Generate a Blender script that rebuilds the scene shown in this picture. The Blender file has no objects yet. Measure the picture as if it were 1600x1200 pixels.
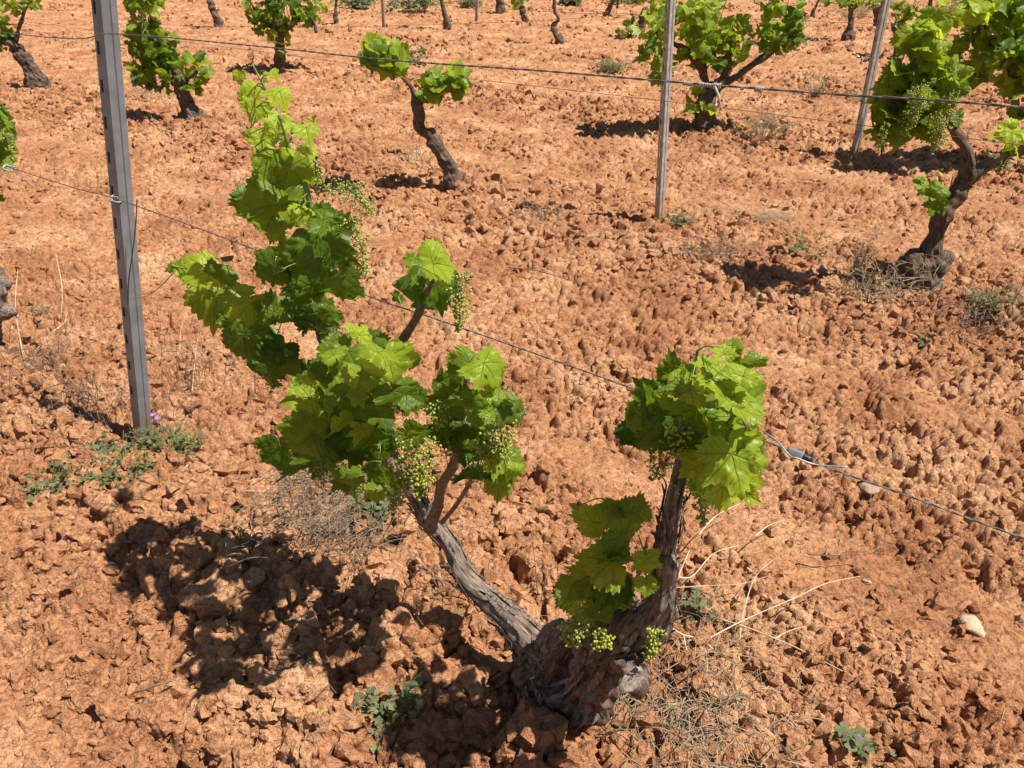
import bpy, math, random
import numpy as np
from mathutils import Vector

scene = bpy.context.scene
COL = scene.collection
R = math.radians
# ------------------------------------------------------------------ camera
PITCH = R(30.5)
CC, SS = math.cos(PITCH), math.sin(PITCH)
CAMH = 1.5
cam_data = bpy.data.cameras.new('camera')
cam_data.lens = 27.0
cam_data.sensor_width = 36.0
cam_data.clip_start = 0.05
cam_data.clip_end = 2000
cam = bpy.data.objects.new('camera', cam_data)
cam.location = (0, 0, CAMH)
cam.rotation_euler = (math.pi / 2 - PITCH, 0, 0)
COL.objects.link(cam)
scene.camera = cam
# ------------------------------------------------------------------ light
SUN = Vector((0.52, -0.14, 1.0)).normalized()
elev = math.asin(SUN.z)
world = bpy.data.worlds.new('World')
scene.world = world
world.use_nodes = True
wn = world.node_tree
sky = wn.nodes.new('ShaderNodeTexSky')
sky.sky_type = 'NISHITA'
sky.sun_disc = False
sky.sun_elevation = elev
sky.sun_rotation = math.atan2(SUN.x, SUN.y)
sky.air_density = 1.0
sky.dust_density = 0.6
bg = wn.nodes['Background']
bg.inputs[1].default_value = 0.05
wn.links.new(sky.outputs[0], bg.inputs[0])
sd = bpy.data.lights.new('sun', 'SUN')
sd.energy = 5.0
sd.angle = R(0.53)
sd.color = (1.0, 0.955, 0.88)
so = bpy.data.objects.new('sun', sd)
so.location = (0, 0, 20)
so.rotation_euler = SUN.to_track_quat('Z', 'Y').to_euler()
COL.objects.link(so)
scene.view_settings.view_transform = 'Standard'
scene.view_settings.look = 'None'
scene.view_settings.gamma = 1.0
scene.view_settings.exposure = 0.74
scene.cycles.max_bounces = 6
scene.cycles.diffuse_bounces = 2
scene.cycles.use_denoising = True

rng = np.random.default_rng(7)
rd = random.Random(5)

# ------------------------------------------------------------------ placing helpers
def ray(px, py):
    u = (px - 800) / 1200.0
    v = (600 - py) / 1200.0
    return Vector((u, CC + SS * v, -SS + CC * v))
CAM = Vector((0, 0, CAMH))
def PG(px, py, h=0.0):            # where the line of sight meets height h
    r = ray(px, py)
    return CAM + r * ((h - CAMH) / r.z)
def PV(px, py, Y):                # ... meets the vertical plane at distance Y
    r = ray(px, py)
    return CAM + r * (Y / r.y)
ROWN = Vector((0.596, 0.803, 0.0))
ROWD = Vector((0.803, -0.596, 0.0))
def PR(px, py, off=0.0, row=0.933):   # ... meets the upright plane of a vine row
    r = ray(px, py)
    return CAM + r * ((row + off) / (r.x * ROWN.x + r.y * ROWN.y))

# ------------------------------------------------------------------ numpy noise
def hsh(ix, iy, iz, seed):
    n = (ix.astype(np.uint32) * np.uint32(374761393) + iy.astype(np.uint32) * np.uint32(668265263)
         + iz.astype(np.uint32) * np.uint32(2147483629) + np.uint32((seed * 1442695041) & 0xffffffff))
    n = (n ^ (n >> np.uint32(13))) * np.uint32(1274126177)
    n = (n ^ (n >> np.uint32(15))) * np.uint32(2246822519)
    n = n ^ (n >> np.uint32(16))
    return n.astype(np.float32) / np.float32(4294967295.0)
def n2(x, y, seed=0):
    xi = np.floor(x); yi = np.floor(y)
    fx = x - xi; fy = y - yi
    fx = fx * fx * (3 - 2 * fx); fy = fy * fy * (3 - 2 * fy)
    xi = xi.astype(np.int64); yi = yi.astype(np.int64); z = np.zeros_like(xi)
    a = hsh(xi, yi, z, seed); b = hsh(xi + 1, yi, z, seed)
    c = hsh(xi, yi + 1, z, seed); d = hsh(xi + 1, yi + 1, z, seed)
    return (a * (1 - fx) + b * fx) * (1 - fy) + (c * (1 - fx) + d * fx) * fy * 1.0
def f2(x, y, seed=0, o=3):
    s = 0; a = 1; t = 0
    for k in range(o):
        s = s + a * n2(x * 2 ** k, y * 2 ** k, seed + k * 17); t += a; a *= .5
    return s / t
def n3(p, seed=0):
    i = np.floor(p); f = p - i; f = f * f * (3 - 2 * f); i = i.astype(np.int64)
    x, y, z = i[:, 0], i[:, 1], i[:, 2]; fx, fy, fz = f[:, 0], f[:, 1], f[:, 2]
    def L(dz):
        a = hsh(x, y, z + dz, seed); b = hsh(x + 1, y, z + dz, seed)
        c = hsh(x, y + 1, z + dz, seed); d = hsh(x + 1, y + 1, z + dz, seed)
        return (a * (1 - fx) + b * fx) * (1 - fy) + (c * (1 - fx) + d * fx) * fy
    return L(0) * (1 - fz) + L(1) * fz
def domes(x, y, c, seed, prob, hf=0.8, sharp=0.5):
    X = x / c; Y = y / c
    ci = np.floor(X).astype(np.int64); cj = np.floor(Y).astype(np.int64)
    z = np.zeros_like(ci)
    out = np.zeros_like(x)
    for di in (-1, 0, 1):
        for dj in (-1, 0, 1):
            i = ci + di; j = cj + dj
            px = i + .1 + .8 * hsh(i, j, z, seed); py = j + .1 + .8 * hsh(i, j, z, seed + 1)
            r0 = hsh(i, j, z, seed + 2)
            r = .26 + .42 * r0 * r0 + .12 * r0
            an = hsh(i, j, z, seed + 3) * 3.14159
            asp = .65 + .35 * hsh(i, j, z, seed + 5)
            ca = np.cos(an); sa = np.sin(an)
            dx = X - px; dy = Y - py
            a = dx * ca + dy * sa; b = (-dx * sa + dy * ca) / asp
            d2 = (a * a + b * b) / (r * r)
            tilt = 1 + .35 * a / r
            h = np.maximum(1 - d2, 0) ** sharp * r * c * hf * tilt
            h = np.where(hsh(i, j, z, seed + 4) < prob, h, 0)
            out = np.maximum(out, h)
    return out
def cell_edges(x, y, c, seed):
    X = x / c; Y = y / c
    ci = np.floor(X).astype(np.int64); cj = np.floor(Y).astype(np.int64); z = np.zeros_like(ci)
    f1 = np.full_like(x, 9.0); fs = np.full_like(x, 9.0)
    for di in (-1, 0, 1):
        for dj in (-1, 0, 1):
            i = ci + di; j = cj + dj
            d = np.hypot(X - i - hsh(i, j, z, seed), Y - j - hsh(i, j, z, seed + 1))
            m = d < f1
            fs = np.where(m, f1, np.minimum(fs, d)); f1 = np.where(m, d, f1)
    return (fs - f1) * c
def sstep(a, b, x):
    t = np.clip((x - a) / (b - a), 0, 1); return t * t * (3 - 2 * t)
ROW0, SP = 0.933, 2.9
def clodf(x, y, c, seed, gap=.30, pw=1.6, tilt=.45, rim=.34):
    """crumbled lumps: irregular cells, each with its own height and tilt, rounded towards deep gaps"""
    X = x / c; Y = y / c
    ci = np.floor(X).astype(np.int64); cj = np.floor(Y).astype(np.int64); z = np.zeros_like(ci)
    f1 = np.full_like(x, 9.0); f2_ = np.full_like(x, 9.0)
    rh = np.zeros_like(x); gx = np.zeros_like(x); gy = np.zeros_like(x); ddx = np.zeros_like(x); ddy = np.zeros_like(x)
    for di in (-1, 0, 1):
        for dj in (-1, 0, 1):
            i = ci + di; j = cj + dj
            a = hsh(i, j, z, seed); b = hsh(i, j, z, seed + 1)
            dx = X - i - a; dy = Y - j - b
            d = dx * dx + dy * dy
            m = d < f1
            f2_ = np.where(m, f1, np.minimum(f2_, d)); f1 = np.where(m, d, f1)
            q = hsh(i, j, z, seed + 2)
            rh = np.where(m, q, rh); ddx = np.where(m, dx, ddx); ddy = np.where(m, dy, ddy)
            gx = np.where(m, hsh(i, j, z, seed + 3) - .5, gx); gy = np.where(m, hsh(i, j, z, seed + 4) - .5, gy)
    e = np.sqrt(f2_) - np.sqrt(f1)
    prof = np.clip(e / rim, 0, 1); prof = np.sqrt(prof * (2 - prof))
    hh = np.where(rh < gap, .10, .10 + ((rh - gap) / (1 - gap)) ** pw)
    return c * hh * (prof + tilt * 2 * (gx * ddx + gy * ddy) * prof - .12 * (1 - prof))
def blocks(x, y, c, seed, prob, steep=1.5, hmin=.15, hmax=.5):
    """broken angular lumps: tilted flat tops cut by a few straight faces"""
    X = x / c; Y = y / c
    ci = np.floor(X).astype(np.int64); cj = np.floor(Y).astype(np.int64); z = np.zeros_like(ci)
    out = np.zeros_like(x)
    for di in (-1, 0, 1):
        for dj in (-1, 0, 1):
            i = ci + di; j = cj + dj
            on = hsh(i, j, z, seed + 4) < prob
            dx = X - i - .1 - .8 * hsh(i, j, z, seed); dy = Y - j - .1 - .8 * hsh(i, j, z, seed + 1)
            q = hsh(i, j, z, seed + 2); r = .22 + .46 * q * q + .1 * q
            a0 = hsh(i, j, z, seed + 3) * 6.283
            d = np.full_like(x, -9.0)
            for k in range(5):
                a = a0 + k * 1.2566 + (hsh(i, j, z, seed + 10 + k) - .5) * .8
                d = np.maximum(d, (dx * np.cos(a) + dy * np.sin(a)) * (.85 + .4 * hsh(i, j, z, seed + 20 + k)))
            ht = (hmin + (hmax - hmin) * hsh(i, j, z, seed + 5)) * (r + .25)
            top = ht + (hsh(i, j, z, seed + 6) - .5) * dx * 1.1 + (hsh(i, j, z, seed + 7) - .5) * dy * 1.1
            h = np.clip(np.minimum((r - d) * steep, top + .25 * (r - d)), 0, None) * c
            out = np.maximum(out, np.where(on, h, 0))
    return out
def soil_height(x, y, dist=None):
    nrm = ROWN.x * x + ROWN.y * y
    u = (nrm - ROW0 + .12 * (n2(x * 1.1, y * 1.1, 91) - .5))
    k = u / SP - np.round(u / SP)
    dr = np.abs(k) * SP
    rowz = np.exp(-(dr / .50) ** 2)
    tr = np.exp(-((dr - .92) / .24) ** 2)
    sm = sstep(.56, .86, tr * (.28 + 1.05 * f2(x * 1.9, y * 1.9, 33)))
    for cx, cy, a_, b_, m_ in ((1.02, 1.42, .42, .20, .85), (-1.02, 1.12, .30, .24, .9), (-3.0, 4.7, 1.2, .35, .7)):
        p_ = (x - cx) * ROWD.x + (y - cy) * ROWD.y; q_ = (x - cx) * ROWN.x + (y - cy) * ROWN.y
        sm = np.maximum(sm, m_ * sstep(1.25, .6, (p_ / a_) ** 2 + (q_ / b_) ** 2 + .8 * (n2(x * 7, y * 7, 31) - .5)))
    wa = (f2(x * 26, y * 26, 5, 3) - .5); wb = (f2(x * 26, y * 26, 9, 3) - .5)
    X = x + wa * .050; Y = y + wb * .050
    X2 = x + wa * .022; Y2 = y + wb * .022
    rough = 1 - .90 * sm
    patch = sstep(.30, .62, f2(x * 3.1, y * 3.1, 61, 2))
    h = .05 * (f2(x * .9, y * .9, 1) - .5) + .045 * (f2(x * 4, y * 4, 3) - .5) + .035 * rowz * (.4 + f2(x * 2.3, y * 2.3, 44))
    nearz = np.exp(-((np.hypot(x + .45, y - 1.4)) / 1.0) ** 2)
    big = clodf(X, Y, .15, 100, .45, 1.3) * np.clip(rowz * (.35 + .75 * nearz), 0, 1) * rough * .62
    b2 = clodf(X + 7, Y, .078, 200, .38, 1.4) * (.12 + .40 * rowz) * rough * (.5 + .7 * patch)
    b3 = clodf(X2, Y2 + 3, .046, 300, .40, 1.8, rim=.26) * (.80 + .1 * rowz) * rough * (.45 + .55 * patch) * .78
    b4 = clodf(X2 + 5, Y2, .025, 400, .34, 1.4, rim=.28) * .66 * (1 - .80 * sm)
    b5 = clodf(x + wa * .01, y + wb * .01, .0125, 500, .3, 1.3) * .5 * (1 - .6 * sm)
    pit = -.036 * sstep(.55, .70, f2(x * 14, y * 14, 55, 2)) * rough * (1 - .4 * rowz)
    B1 = blocks(X, Y, .150, 800, .68, 1.5, .2, .58) * np.clip(rowz * (.25 + 1.1 * nearz), 0, 1) * rough
    B2 = blocks(X + 3, Y, .070, 830, .62) * (.30 + .70 * rowz) * rough * (.5 + .5 * patch)
    B3 = blocks(X2, Y2 + 1, .038, 860, .62, 2.4, .2, .66) * rough * (.6 + .4 * patch) * 1.15
    B4 = blocks(X2, Y2 + 8, .020, 890, .74, 2.4, .2, .7) * (1 - .75 * sm) * (1.15 - .45 * nearz)
    def bil(f, sd): return np.abs(2 * n2(x * f + wa * .8, y * f + wb * .8, sd) - 1)
    fine = .017 * (bil(31, 71) - .5) + .011 * (bil(67, 72) - .5) + .007 * (bil(131, 73) - .5)
    h = h + np.maximum(big, B1) + np.maximum(b2, B2) + np.maximum(b3 * .8, B3) + np.maximum(b4 * .7, B4) + b5 + pit + fine * (1 - .72 * sm)
    h = h - (.024 * sstep(.60, .69, f2(x * 30, y * 30, 155, 2)) + .013 * sstep(.60, .70, f2(x * 60, y * 60, 255, 2))) * (1 - .8 * sm) * (1 - .4 * nearz)
    ce = cell_edges(x + wa * .07 + .01 * (n2(x * 90, y * 90, 2) - .5), y + wb * .07, .19, 700)
    h = h - .014 * sm * (1 - sstep(.0015, .0055, ce)) * sstep(.30, .42, n2(x * 4, y * 4, 66))
    return h - .035
GRID = {}
def HQ(x, y):
    """look the built soil sheet up"""
    x = np.asarray(x, float); y = np.asarray(y, float)
    ys, s_, H = GRID['ys'], GRID['s'], GRID['H']
    j = np.clip(np.searchsorted(ys, y) - 1, 0, len(ys) - 2); D = np.hypot(y, 1.5); q = x / D
    i = np.clip(np.searchsorted(s_, q) - 1, 0, len(s_) - 2)
    a = np.clip((q - s_[i]) / (s_[i + 1] - s_[i]), 0, 1); b = np.clip((y - ys[j]) / (ys[j + 1] - ys[j]), 0, 1)
    return (H[j, i] * (1 - a) + H[j, i + 1] * a) * (1 - b) + (H[j + 1, i] * (1 - a) + H[j + 1, i + 1] * a) * b
def GH(x, y): return float(HQ(x, y))
def on_ground(px, py, dz=0.0):
    p = PG(px, py, 0.0)
    for _ in range(3):
        p = PG(px, py, GH(p.x, p.y) * .6)
    return Vector((p.x, p.y, GH(p.x, p.y) + dz))

# ------------------------------------------------------------------ materials
def new_mat(name):
    m = bpy.data.materials.new(name); m.use_nodes = True
    nt = m.node_tree
    return m, nt, nt.nodes['Principled BSDF'], nt.nodes, nt.links
def N(nt, t, **kw):
    n = nt.nodes.new(t)
    for k, v in kw.items():
        if k.startswith('i_'):
            n.inputs[int(k[2:])].default_value = v
        else:
            setattr(n, k, v)
    return n
def math_node(nt, op, a, b=None, c=None, clamp=False):
    n = nt.nodes.new('ShaderNodeMath'); n.operation = op; n.use_clamp = clamp
    for i, v in enumerate((a, b, c)):
        if v is None: continue
        if isinstance(v, (int, float)): n.inputs[i].default_value = v
        else: nt.links.new(v, n.inputs[i])
    return n.outputs[0]
def ramp(nt, fac, stops):
    n = nt.nodes.new('ShaderNodeValToRGB')
    el = n.color_ramp.elements
    while len(el) > 1: el.remove(el[-1])
    el[0].position = stops[0][0]; el[0].color = (*stops[0][1], 1)
    for p, c in stops[1:]:
        e = el.new(p); e.color = (*c, 1)
    nt.links.new(fac, n.inputs[0])
    return n.outputs[0]
def mixc(nt, fac, a, b, mode='MIX'):
    n = nt.nodes.new('ShaderNodeMix'); n.data_type = 'RGBA'; n.blend_type = mode
    for i, v in ((0, fac), (6, a), (7, b)):
        if isinstance(v, (int, float)): n.inputs[i].default_value = v
        elif isinstance(v, tuple): n.inputs[i].default_value = (*v, 1)
        else: nt.links.new(v, n.inputs[i])
    return n.outputs[2]

def soil_material():
    m, nt, b, nodes, links = new_mat('red_soil')
    tc = nodes.new('ShaderNodeNewGeometry')
    pos = tc.outputs['Position']
    def noise(scale, detail=4, rough=.6):
        n = nodes.new('ShaderNodeTexNoise'); n.inputs['Scale'].default_value = scale
        n.inputs['Detail'].default_value = detail; n.inputs['Roughness'].default_value = rough
        links.new(pos, n.inputs['Vector']); return n.outputs[0]
    c = ramp(nt, noise(2.2, 5, .65), [(.28, (.33, .136, .060)), (.5, (.485, .232, .110)), (.72, (.67, .392, .212))])
    c2 = ramp(nt, noise(38, 5, .7), [(.28, (.66, .54, .46)), (.50, (1, 1, 1)), (.72, (1.18, 1.24, 1.28))])
    c = mixc(nt, 1.0, c, c2, 'MULTIPLY')
    c3 = ramp(nt, noise(420, 3, .6), [(.3, (.84, .82, .80)), (.6, (1.05, 1.06, 1.08))])
    c = mixc(nt, 1.0, c, c3, 'MULTIPLY')
    links.new(c, b.inputs['Base Color'])
    b.inputs['Roughness'].default_value = .93
    b.inputs['Specular IOR Level'].default_value = .18
    bm = nodes.new('ShaderNodeBump'); bm.inputs['Strength'].default_value = .8; bm.inputs['Distance'].default_value = .008
    ba = math_node(nt, 'ABSOLUTE', math_node(nt, 'SUBTRACT', noise(85, 3, .6), .5))
    bb_ = math_node(nt, 'ABSOLUTE', math_node(nt, 'SUBTRACT', noise(230, 3, .65), .5))
    hh = math_node(nt, 'MULTIPLY_ADD', bb_, 1.0, math_node(nt, 'MULTIPLY', ba, 2.2))
    hh = math_node(nt, 'MULTIPLY_ADD', noise(600, 2, .6), .35, hh)
    for sc_, am_ in ((48, 3.0), (105, 1.5)):
        pt = math_node(nt, 'MULTIPLY', math_node(nt, 'SUBTRACT', noise(sc_, 4, .65), .56, clamp=True), 14.0, clamp=True)
        hh = math_node(nt, 'MULTIPLY_ADD', pt, -am_ * .5, hh)
    links.new(hh, bm.inputs['Height'])
    links.new(bm.outputs[0], b.inputs['Normal'])
    return m
def leaf_material(name, dark, young, transl_dark, transl_young, rough=.42):
    m, nt, b, nodes, links = new_mat(name)
    at = nodes.new('ShaderNodeAttribute'); at.attribute_name = 'tint'
    tint = at.outputs['Fac']
    uv = nodes.new('ShaderNodeUVMap'); uv.uv_map = 'vein'
    sp = nodes.new('ShaderNodeSeparateXYZ'); links.new(uv.outputs[0], sp.inputs[0])
    a, bb = sp.outputs[0], sp.outputs[1]
    ab = math_node(nt, 'ABSOLUTE', bb)
    w = math_node(nt, 'MULTIPLY_ADD', a, -.016, .024)
    main = math_node(nt, 'SUBTRACT', 1.0, math_node(nt, 'DIVIDE', ab, w), clamp=True)
    s = math_node(nt, 'FRACT', math_node(nt, 'MULTIPLY', math_node(nt, 'MULTIPLY_ADD', ab, -.85, a), 6.5))
    tri = math_node(nt, 'ABSOLUTE', math_node(nt, 'SUBTRACT', s, .5))
    sec = math_node(nt, 'MULTIPLY', math_node(nt, 'SUBTRACT', tri, .44, clamp=True), 11.0, clamp=True)
    vein = math_node(nt, 'MAXIMUM', main, math_node(nt, 'MULTIPLY', sec, .55))
    geo = nodes.new('ShaderNodeNewGeometry')
    nz = nodes.new('ShaderNodeTexNoise'); nz.inputs['Scale'].default_value = 45; nz.inputs['Detail'].default_value = 4
    links.new(geo.outputs['Position'], nz.inputs['Vector'])
    t2 = math_node(nt, 'MULTIPLY_ADD', math_node(nt, 'SUBTRACT', nz.outputs[0], .5), .45, tint, clamp=True)
    col = mixc(nt, t2, dark, young)
    col = mixc(nt, math_node(nt, 'MULTIPLY', vein, .5), col, (.24, .34, .05))
    back = geo.outputs['Backfacing']
    colb = mixc(nt, .35, col, (.19, .28, .12))
    col = mixc(nt, back, col, colb)
    links.new(col, b.inputs['Base Color'])
    b.inputs['Roughness'].default_value = rough
    b.inputs['Specular IOR Level'].default_value = .30
    bump = nodes.new('ShaderNodeBump'); bump.inputs['Strength'].default_value = .7; bump.inputs['Distance'].default_value = .005
    hgt = math_node(nt, 'MULTIPLY_ADD', vein, -.9, math_node(nt, 'MULTIPLY', nz.outputs[0], .9))
    links.new(hgt, bump.inputs['Height']); links.new(bump.outputs[0], b.inputs['Normal'])
    tr = nodes.new('ShaderNodeBsdfTranslucent')
    tcol = mixc(nt, t2, transl_dark, transl_young)
    tcol = mixc(nt, math_node(nt, 'MULTIPLY', vein, .35), tcol, (.12, .2, .03))
    links.new(tcol, tr.inputs['Color']); links.new(bump.outputs[0], tr.inputs['Normal'])
    mx = nodes.new('ShaderNodeMixShader'); mx.inputs[0].default_value = .46
    links.new(b.outputs[0], mx.inputs[1]); links.new(tr.outputs[0], mx.inputs[2])
    links.new(mx.outputs[0], nodes['Material Output'].inputs[0])
    return m
def bark_material(name, lo, hi, soil=.3, fs=190):
    m, nt, b, nodes, links = new_mat(name)
    at = nodes.new('ShaderNodeAttribute'); at.attribute_name = 'bk'
    n1 = nodes.new('ShaderNodeTexNoise'); n1.inputs['Scale'].default_value = fs; n1.inputs['Detail'].default_value = 6; n1.inputs['Roughness'].default_value = .7
    links.new(at.outputs['Vector'], n1.inputs['Vector'])
    n2_ = nodes.new('ShaderNodeTexNoise'); n2_.inputs['Scale'].default_value = 14; n2_.inputs['Detail'].default_value = 3
    geo = nodes.new('ShaderNodeNewGeometry'); links.new(geo.outputs['Position'], n2_.inputs['Vector'])
    c = ramp(nt, n1.outputs[0], [(.38, lo), (.5, tuple(.5 * (p + q) for p, q in zip(lo, hi))), (.61, hi)])
    f = ramp(nt, n2_.outputs[0], [(.45, (0, 0, 0)), (.7, (1, 1, 1))])
    c = mixc(nt, math_node(nt, 'MULTIPLY', f, soil), c, (.26, .12, .06))
    links.new(c, b.inputs['Base Color']); b.inputs['Roughness'].default_value = .88
    b.inputs['Specular IOR Level'].default_value = .2
    bump = nodes.new('ShaderNodeBump'); bump.inputs['Strength'].default_value = .9; bump.inputs['Distance'].default_value = .006
    links.new(n1.outputs[0], bump.inputs['Height']); links.new(bump.outputs[0], b.inputs['Normal'])
    return m
def plain(name, col, rough=.6, metal=0.0, var=.25, scale=60, spec=.4, bump=0.0, col2=None, sss=0.0):
    m, nt, b, nodes, links = new_mat(name)
    geo = nodes.new('ShaderNodeNewGeometry')
    n1 = nodes.new('ShaderNodeTexNoise'); n1.inputs['Scale'].default_value = scale; n1.inputs['Detail'].default_value = 4
    links.new(geo.outputs['Position'], n1.inputs['Vector'])
    c2 = col2 or tuple(c * (1 - var) for c in col)
    c = ramp(nt, n1.outputs[0], [(.38, c2), (.62, col)])
    links.new(c, b.inputs['Base Color'])
    b.inputs['Roughness'].default_value = rough; b.inputs['Metallic'].default_value = metal
    b.inputs['Specular IOR Level'].default_value = spec
    if sss:
        b.inputs['Subsurface Weight'].default_value = sss
        b.inputs['Subsurface Radius'].default_value = (.004, .005, .001)
    if bump:
        bp = nodes.new('ShaderNodeBump'); bp.inputs['Strength'].default_value = bump; bp.inputs['Distance'].default_value = .003
        links.new(n1.outputs[0], bp.inputs['Height']); links.new(bp.outputs[0], b.inputs['Normal'])
    return m
M_SOIL = soil_material()
M_LEAF = leaf_material('vine_leaf', (.034, .085, .006), (.33, .43, .032), (.10, .235, .002), (.70, .80, .035), .42)
M_WEEDLEAF = leaf_material('weed_leaf', (.14, .155, .075), (.27, .285, .14), (.09, .13, .03), (.18, .22, .06), .7)
M_BARK = bark_material('vine_bark', (.034, .023, .017), (.32, .255, .205))
M_STUMP = bark_material('stump_bark', (.024, .016, .011), (.23, .165, .12), .30, 110)
M_BARKD = bark_material('vine_bark_dark', (.020, .014, .010), (.185, .135, .10), .3)
M_SHOOT = plain('green_shoot', (.20, .27, .06), .5, var=.4, scale=40)
M_CANE = plain('cane_bark', (.24, .17, .11), .8, var=.5, scale=120, bump=.5)
M_BERRY = plain('green_berry', (.36, .40, .045), .35, var=.4, scale=150, spec=.5, sss=.25)
M_FLOWER = plain('vine_flower_bud', (.42, .46, .08), .6, var=.5, scale=200)
M_STRAW = plain('dry_straw', (.60, .49, .31), .7, var=.3, scale=30)
M_DRY = plain('dry_twigs', (.30, .22, .15), .85, var=.6, scale=60)
M_DRYL = plain('dry_grass_blades', (.44, .33, .20), .85, var=.45, scale=60)
M_STICK = plain('dead_wood', (.22, .15, .11), .9, var=.6, scale=90, bump=.6)
M_WIRE = plain('steel_wire', (.20, .18, .17), .5, .4, var=.5, scale=300)
M_WIREN = plain('galvanised_wire', (.36, .36, .35), .5, .5, var=.2, scale=200)
M_POST = plain('galvanised_post', (.25, .26, .27), .5, .15, var=.22, scale=18, bump=.05)
M_POSTR = plain('weathered_post', (.42, .38, .34), .55, .15, var=.3, scale=30, bump=.1)
def dirty_foot(m, z0, z1, col):
    nt = m.node_tree; b = nt.nodes['Principled BSDF']; old = b.inputs['Base Color'].links[0].from_socket
    g = nt.nodes.new('ShaderNodeNewGeometry'); sp = nt.nodes.new('ShaderNodeSeparateXYZ'); nt.links.new(g.outputs['Position'], sp.inputs[0])
    n = nt.nodes.new('ShaderNodeTexNoise'); n.inputs['Scale'].default_value = 35; n.inputs['Detail'].default_value = 5; nt.links.new(g.outputs['Position'], n.inputs['Vector'])
    zz = math_node(nt, 'MULTIPLY_ADD', math_node(nt, 'SUBTRACT', n.outputs[0], .5), .35, sp.outputs[2])
    f = math_node(nt, 'DIVIDE', math_node(nt, 'SUBTRACT', z1, zz), z1 - z0, clamp=True)
    nt.links.new(mixc(nt, math_node(nt, 'MULTIPLY', f, .85), old, col), b.inputs['Base Color'])
dirty_foot(M_POST, .0, .16, (.34, .16, .07)); dirty_foot(M_POSTR, .0, .2, (.36, .18, .08))
M_CLIP = plain('clip_metal', (.62, .66, .70), .3, .9, var=.2, scale=100)
M_BLACK = plain('black_plastic', (.03, .03, .035), .4, var=.3)
M_TWINE = plain('grey_twine', (.42, .38, .34), .85, var=.3, scale=300)
M_STONE = plain('pale_stone', (.56, .40, .27), .9, var=.35, scale=50, bump=.6, spec=.15)
M_STONED = plain('grey_stone', (.34, .22, .145), .9, var=.4, scale=50, bump=.6, spec=.15)
M_PURPLE = plain('purple_petal', (.34, .18, .55), .6, var=.3)
M_CUT = plain('old_cut_wood', (.30, .24, .20), .8, var=.45, scale=160, bump=.5)

# ------------------------------------------------------------------ mesh helpers
class MB:
    def __init__(s):
        s.v = []; s.f = []; s.uv = []; s.mi = []; s.t = []; s.n = 0; s.bk = []
    def add(s, v, f, uv=None, mi=0, tint=0.0, bk=None):
        v = np.asarray(v, dtype=np.float64)
        s.v.append(v); o = s.n
        s.f += [tuple(i + o for i in q) for q in f]
        s.mi += [mi] * len(f)
        if uv is None: s.uv += [(0.5, .5)] * sum(len(q) for q in f)
        else: s.uv += uv
        s.t.append(np.full(len(v), float(tint)) if np.isscalar(tint) else np.asarray(tint))
        s.bk.append(v if bk is None else bk)
        s.n += len(v)
    def build(s, name, mats, parent=None, smooth=True, loc=None, attrs=('tint',)):
        me = bpy.data.meshes.new(name)
        V = np.concatenate(s.v) if s.v else np.zeros((0, 3))
        if loc is not None: V = V - np.array(loc)
        me.from_pydata(V.tolist(), [], s.f)
        for m in (mats if isinstance(mats, (list, tuple)) else [mats]): me.materials.append(m)
        me.polygons.foreach_set('material_index', s.mi)
        me.polygons.foreach_set('use_smooth', [smooth] * len(s.f))
        if 'tint' in attrs:
            a = me.attributes.new('tint', 'FLOAT', 'POINT'); a.data.foreach_set('value', np.concatenate(s.t))
            u = me.uv_layers.new(name='vein'); u.data.foreach_set('uv', np.array(s.uv, dtype=np.float32).ravel())
        if 'bk' in attrs:
            a = me.attributes.new('bk', 'FLOAT_VECTOR', 'POINT'); a.data.foreach_set('vector', np.concatenate(s.bk).astype(np.float32).ravel())
        me.update()
        o = bpy.data.objects.new(name, me); COL.objects.link(o)
        if parent is not None: o.parent = parent
        if loc is not None: o.location = loc
        return o
def tag(o, label, cat, group=None, kind=None):
    if kind: o['kind'] = kind
    o['label'] = label; o['category'] = cat
    if group: o['group'] = group
    return o
def empty(name, loc, label, cat, group=None):
    o = bpy.data.objects.new(name, None); o.location = loc; o.empty_display_size = .1
    COL.objects.link(o)
    return tag(o, label, cat, group)
def frames(P):
    P = np.asarray(P, float); T = np.gradient(P, axis=0)
    T /= np.linalg.norm(T, axis=1)[:, None] + 1e-12
    n = np.cross(T[0], [0, 0, 1.0])
    if np.linalg.norm(n) < 1e-3: n = np.cross(T[0], [0, 1.0, 0])
    n /= np.linalg.norm(n); Ns = []
    for t in T:
        n = n - t * np.dot(n, t); n /= np.linalg.norm(n) + 1e-12; Ns.append(n)
    Ns = np.array(Ns); return T, Ns, np.cross(T, Ns)
def tube(P, r, k=6, cap=True):
    P = np.asarray(P, float); n = len(P)
    r = np.full(n, float(r)) if np.isscalar(r) else np.asarray(r, float)
    T, A, B = frames(P)
    ang = np.arange(k) * 2 * np.pi / k
    V = P[:, None, :] + r[:, None, None] * (np.cos(ang)[None, :, None] * A[:, None, :] + np.sin(ang)[None, :, None] * B[:, None, :])
    V = V.reshape(-1, 3)
    F = [(i * k + j, i * k + (j + 1) % k, (i + 1) * k + (j + 1) % k, (i + 1) * k + j) for i in range(n - 1) for j in range(k)]
    if cap: F += [tuple(range(k - 1, -1, -1)), tuple((n - 1) * k + j for j in range(k))]
    return V, F
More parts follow.
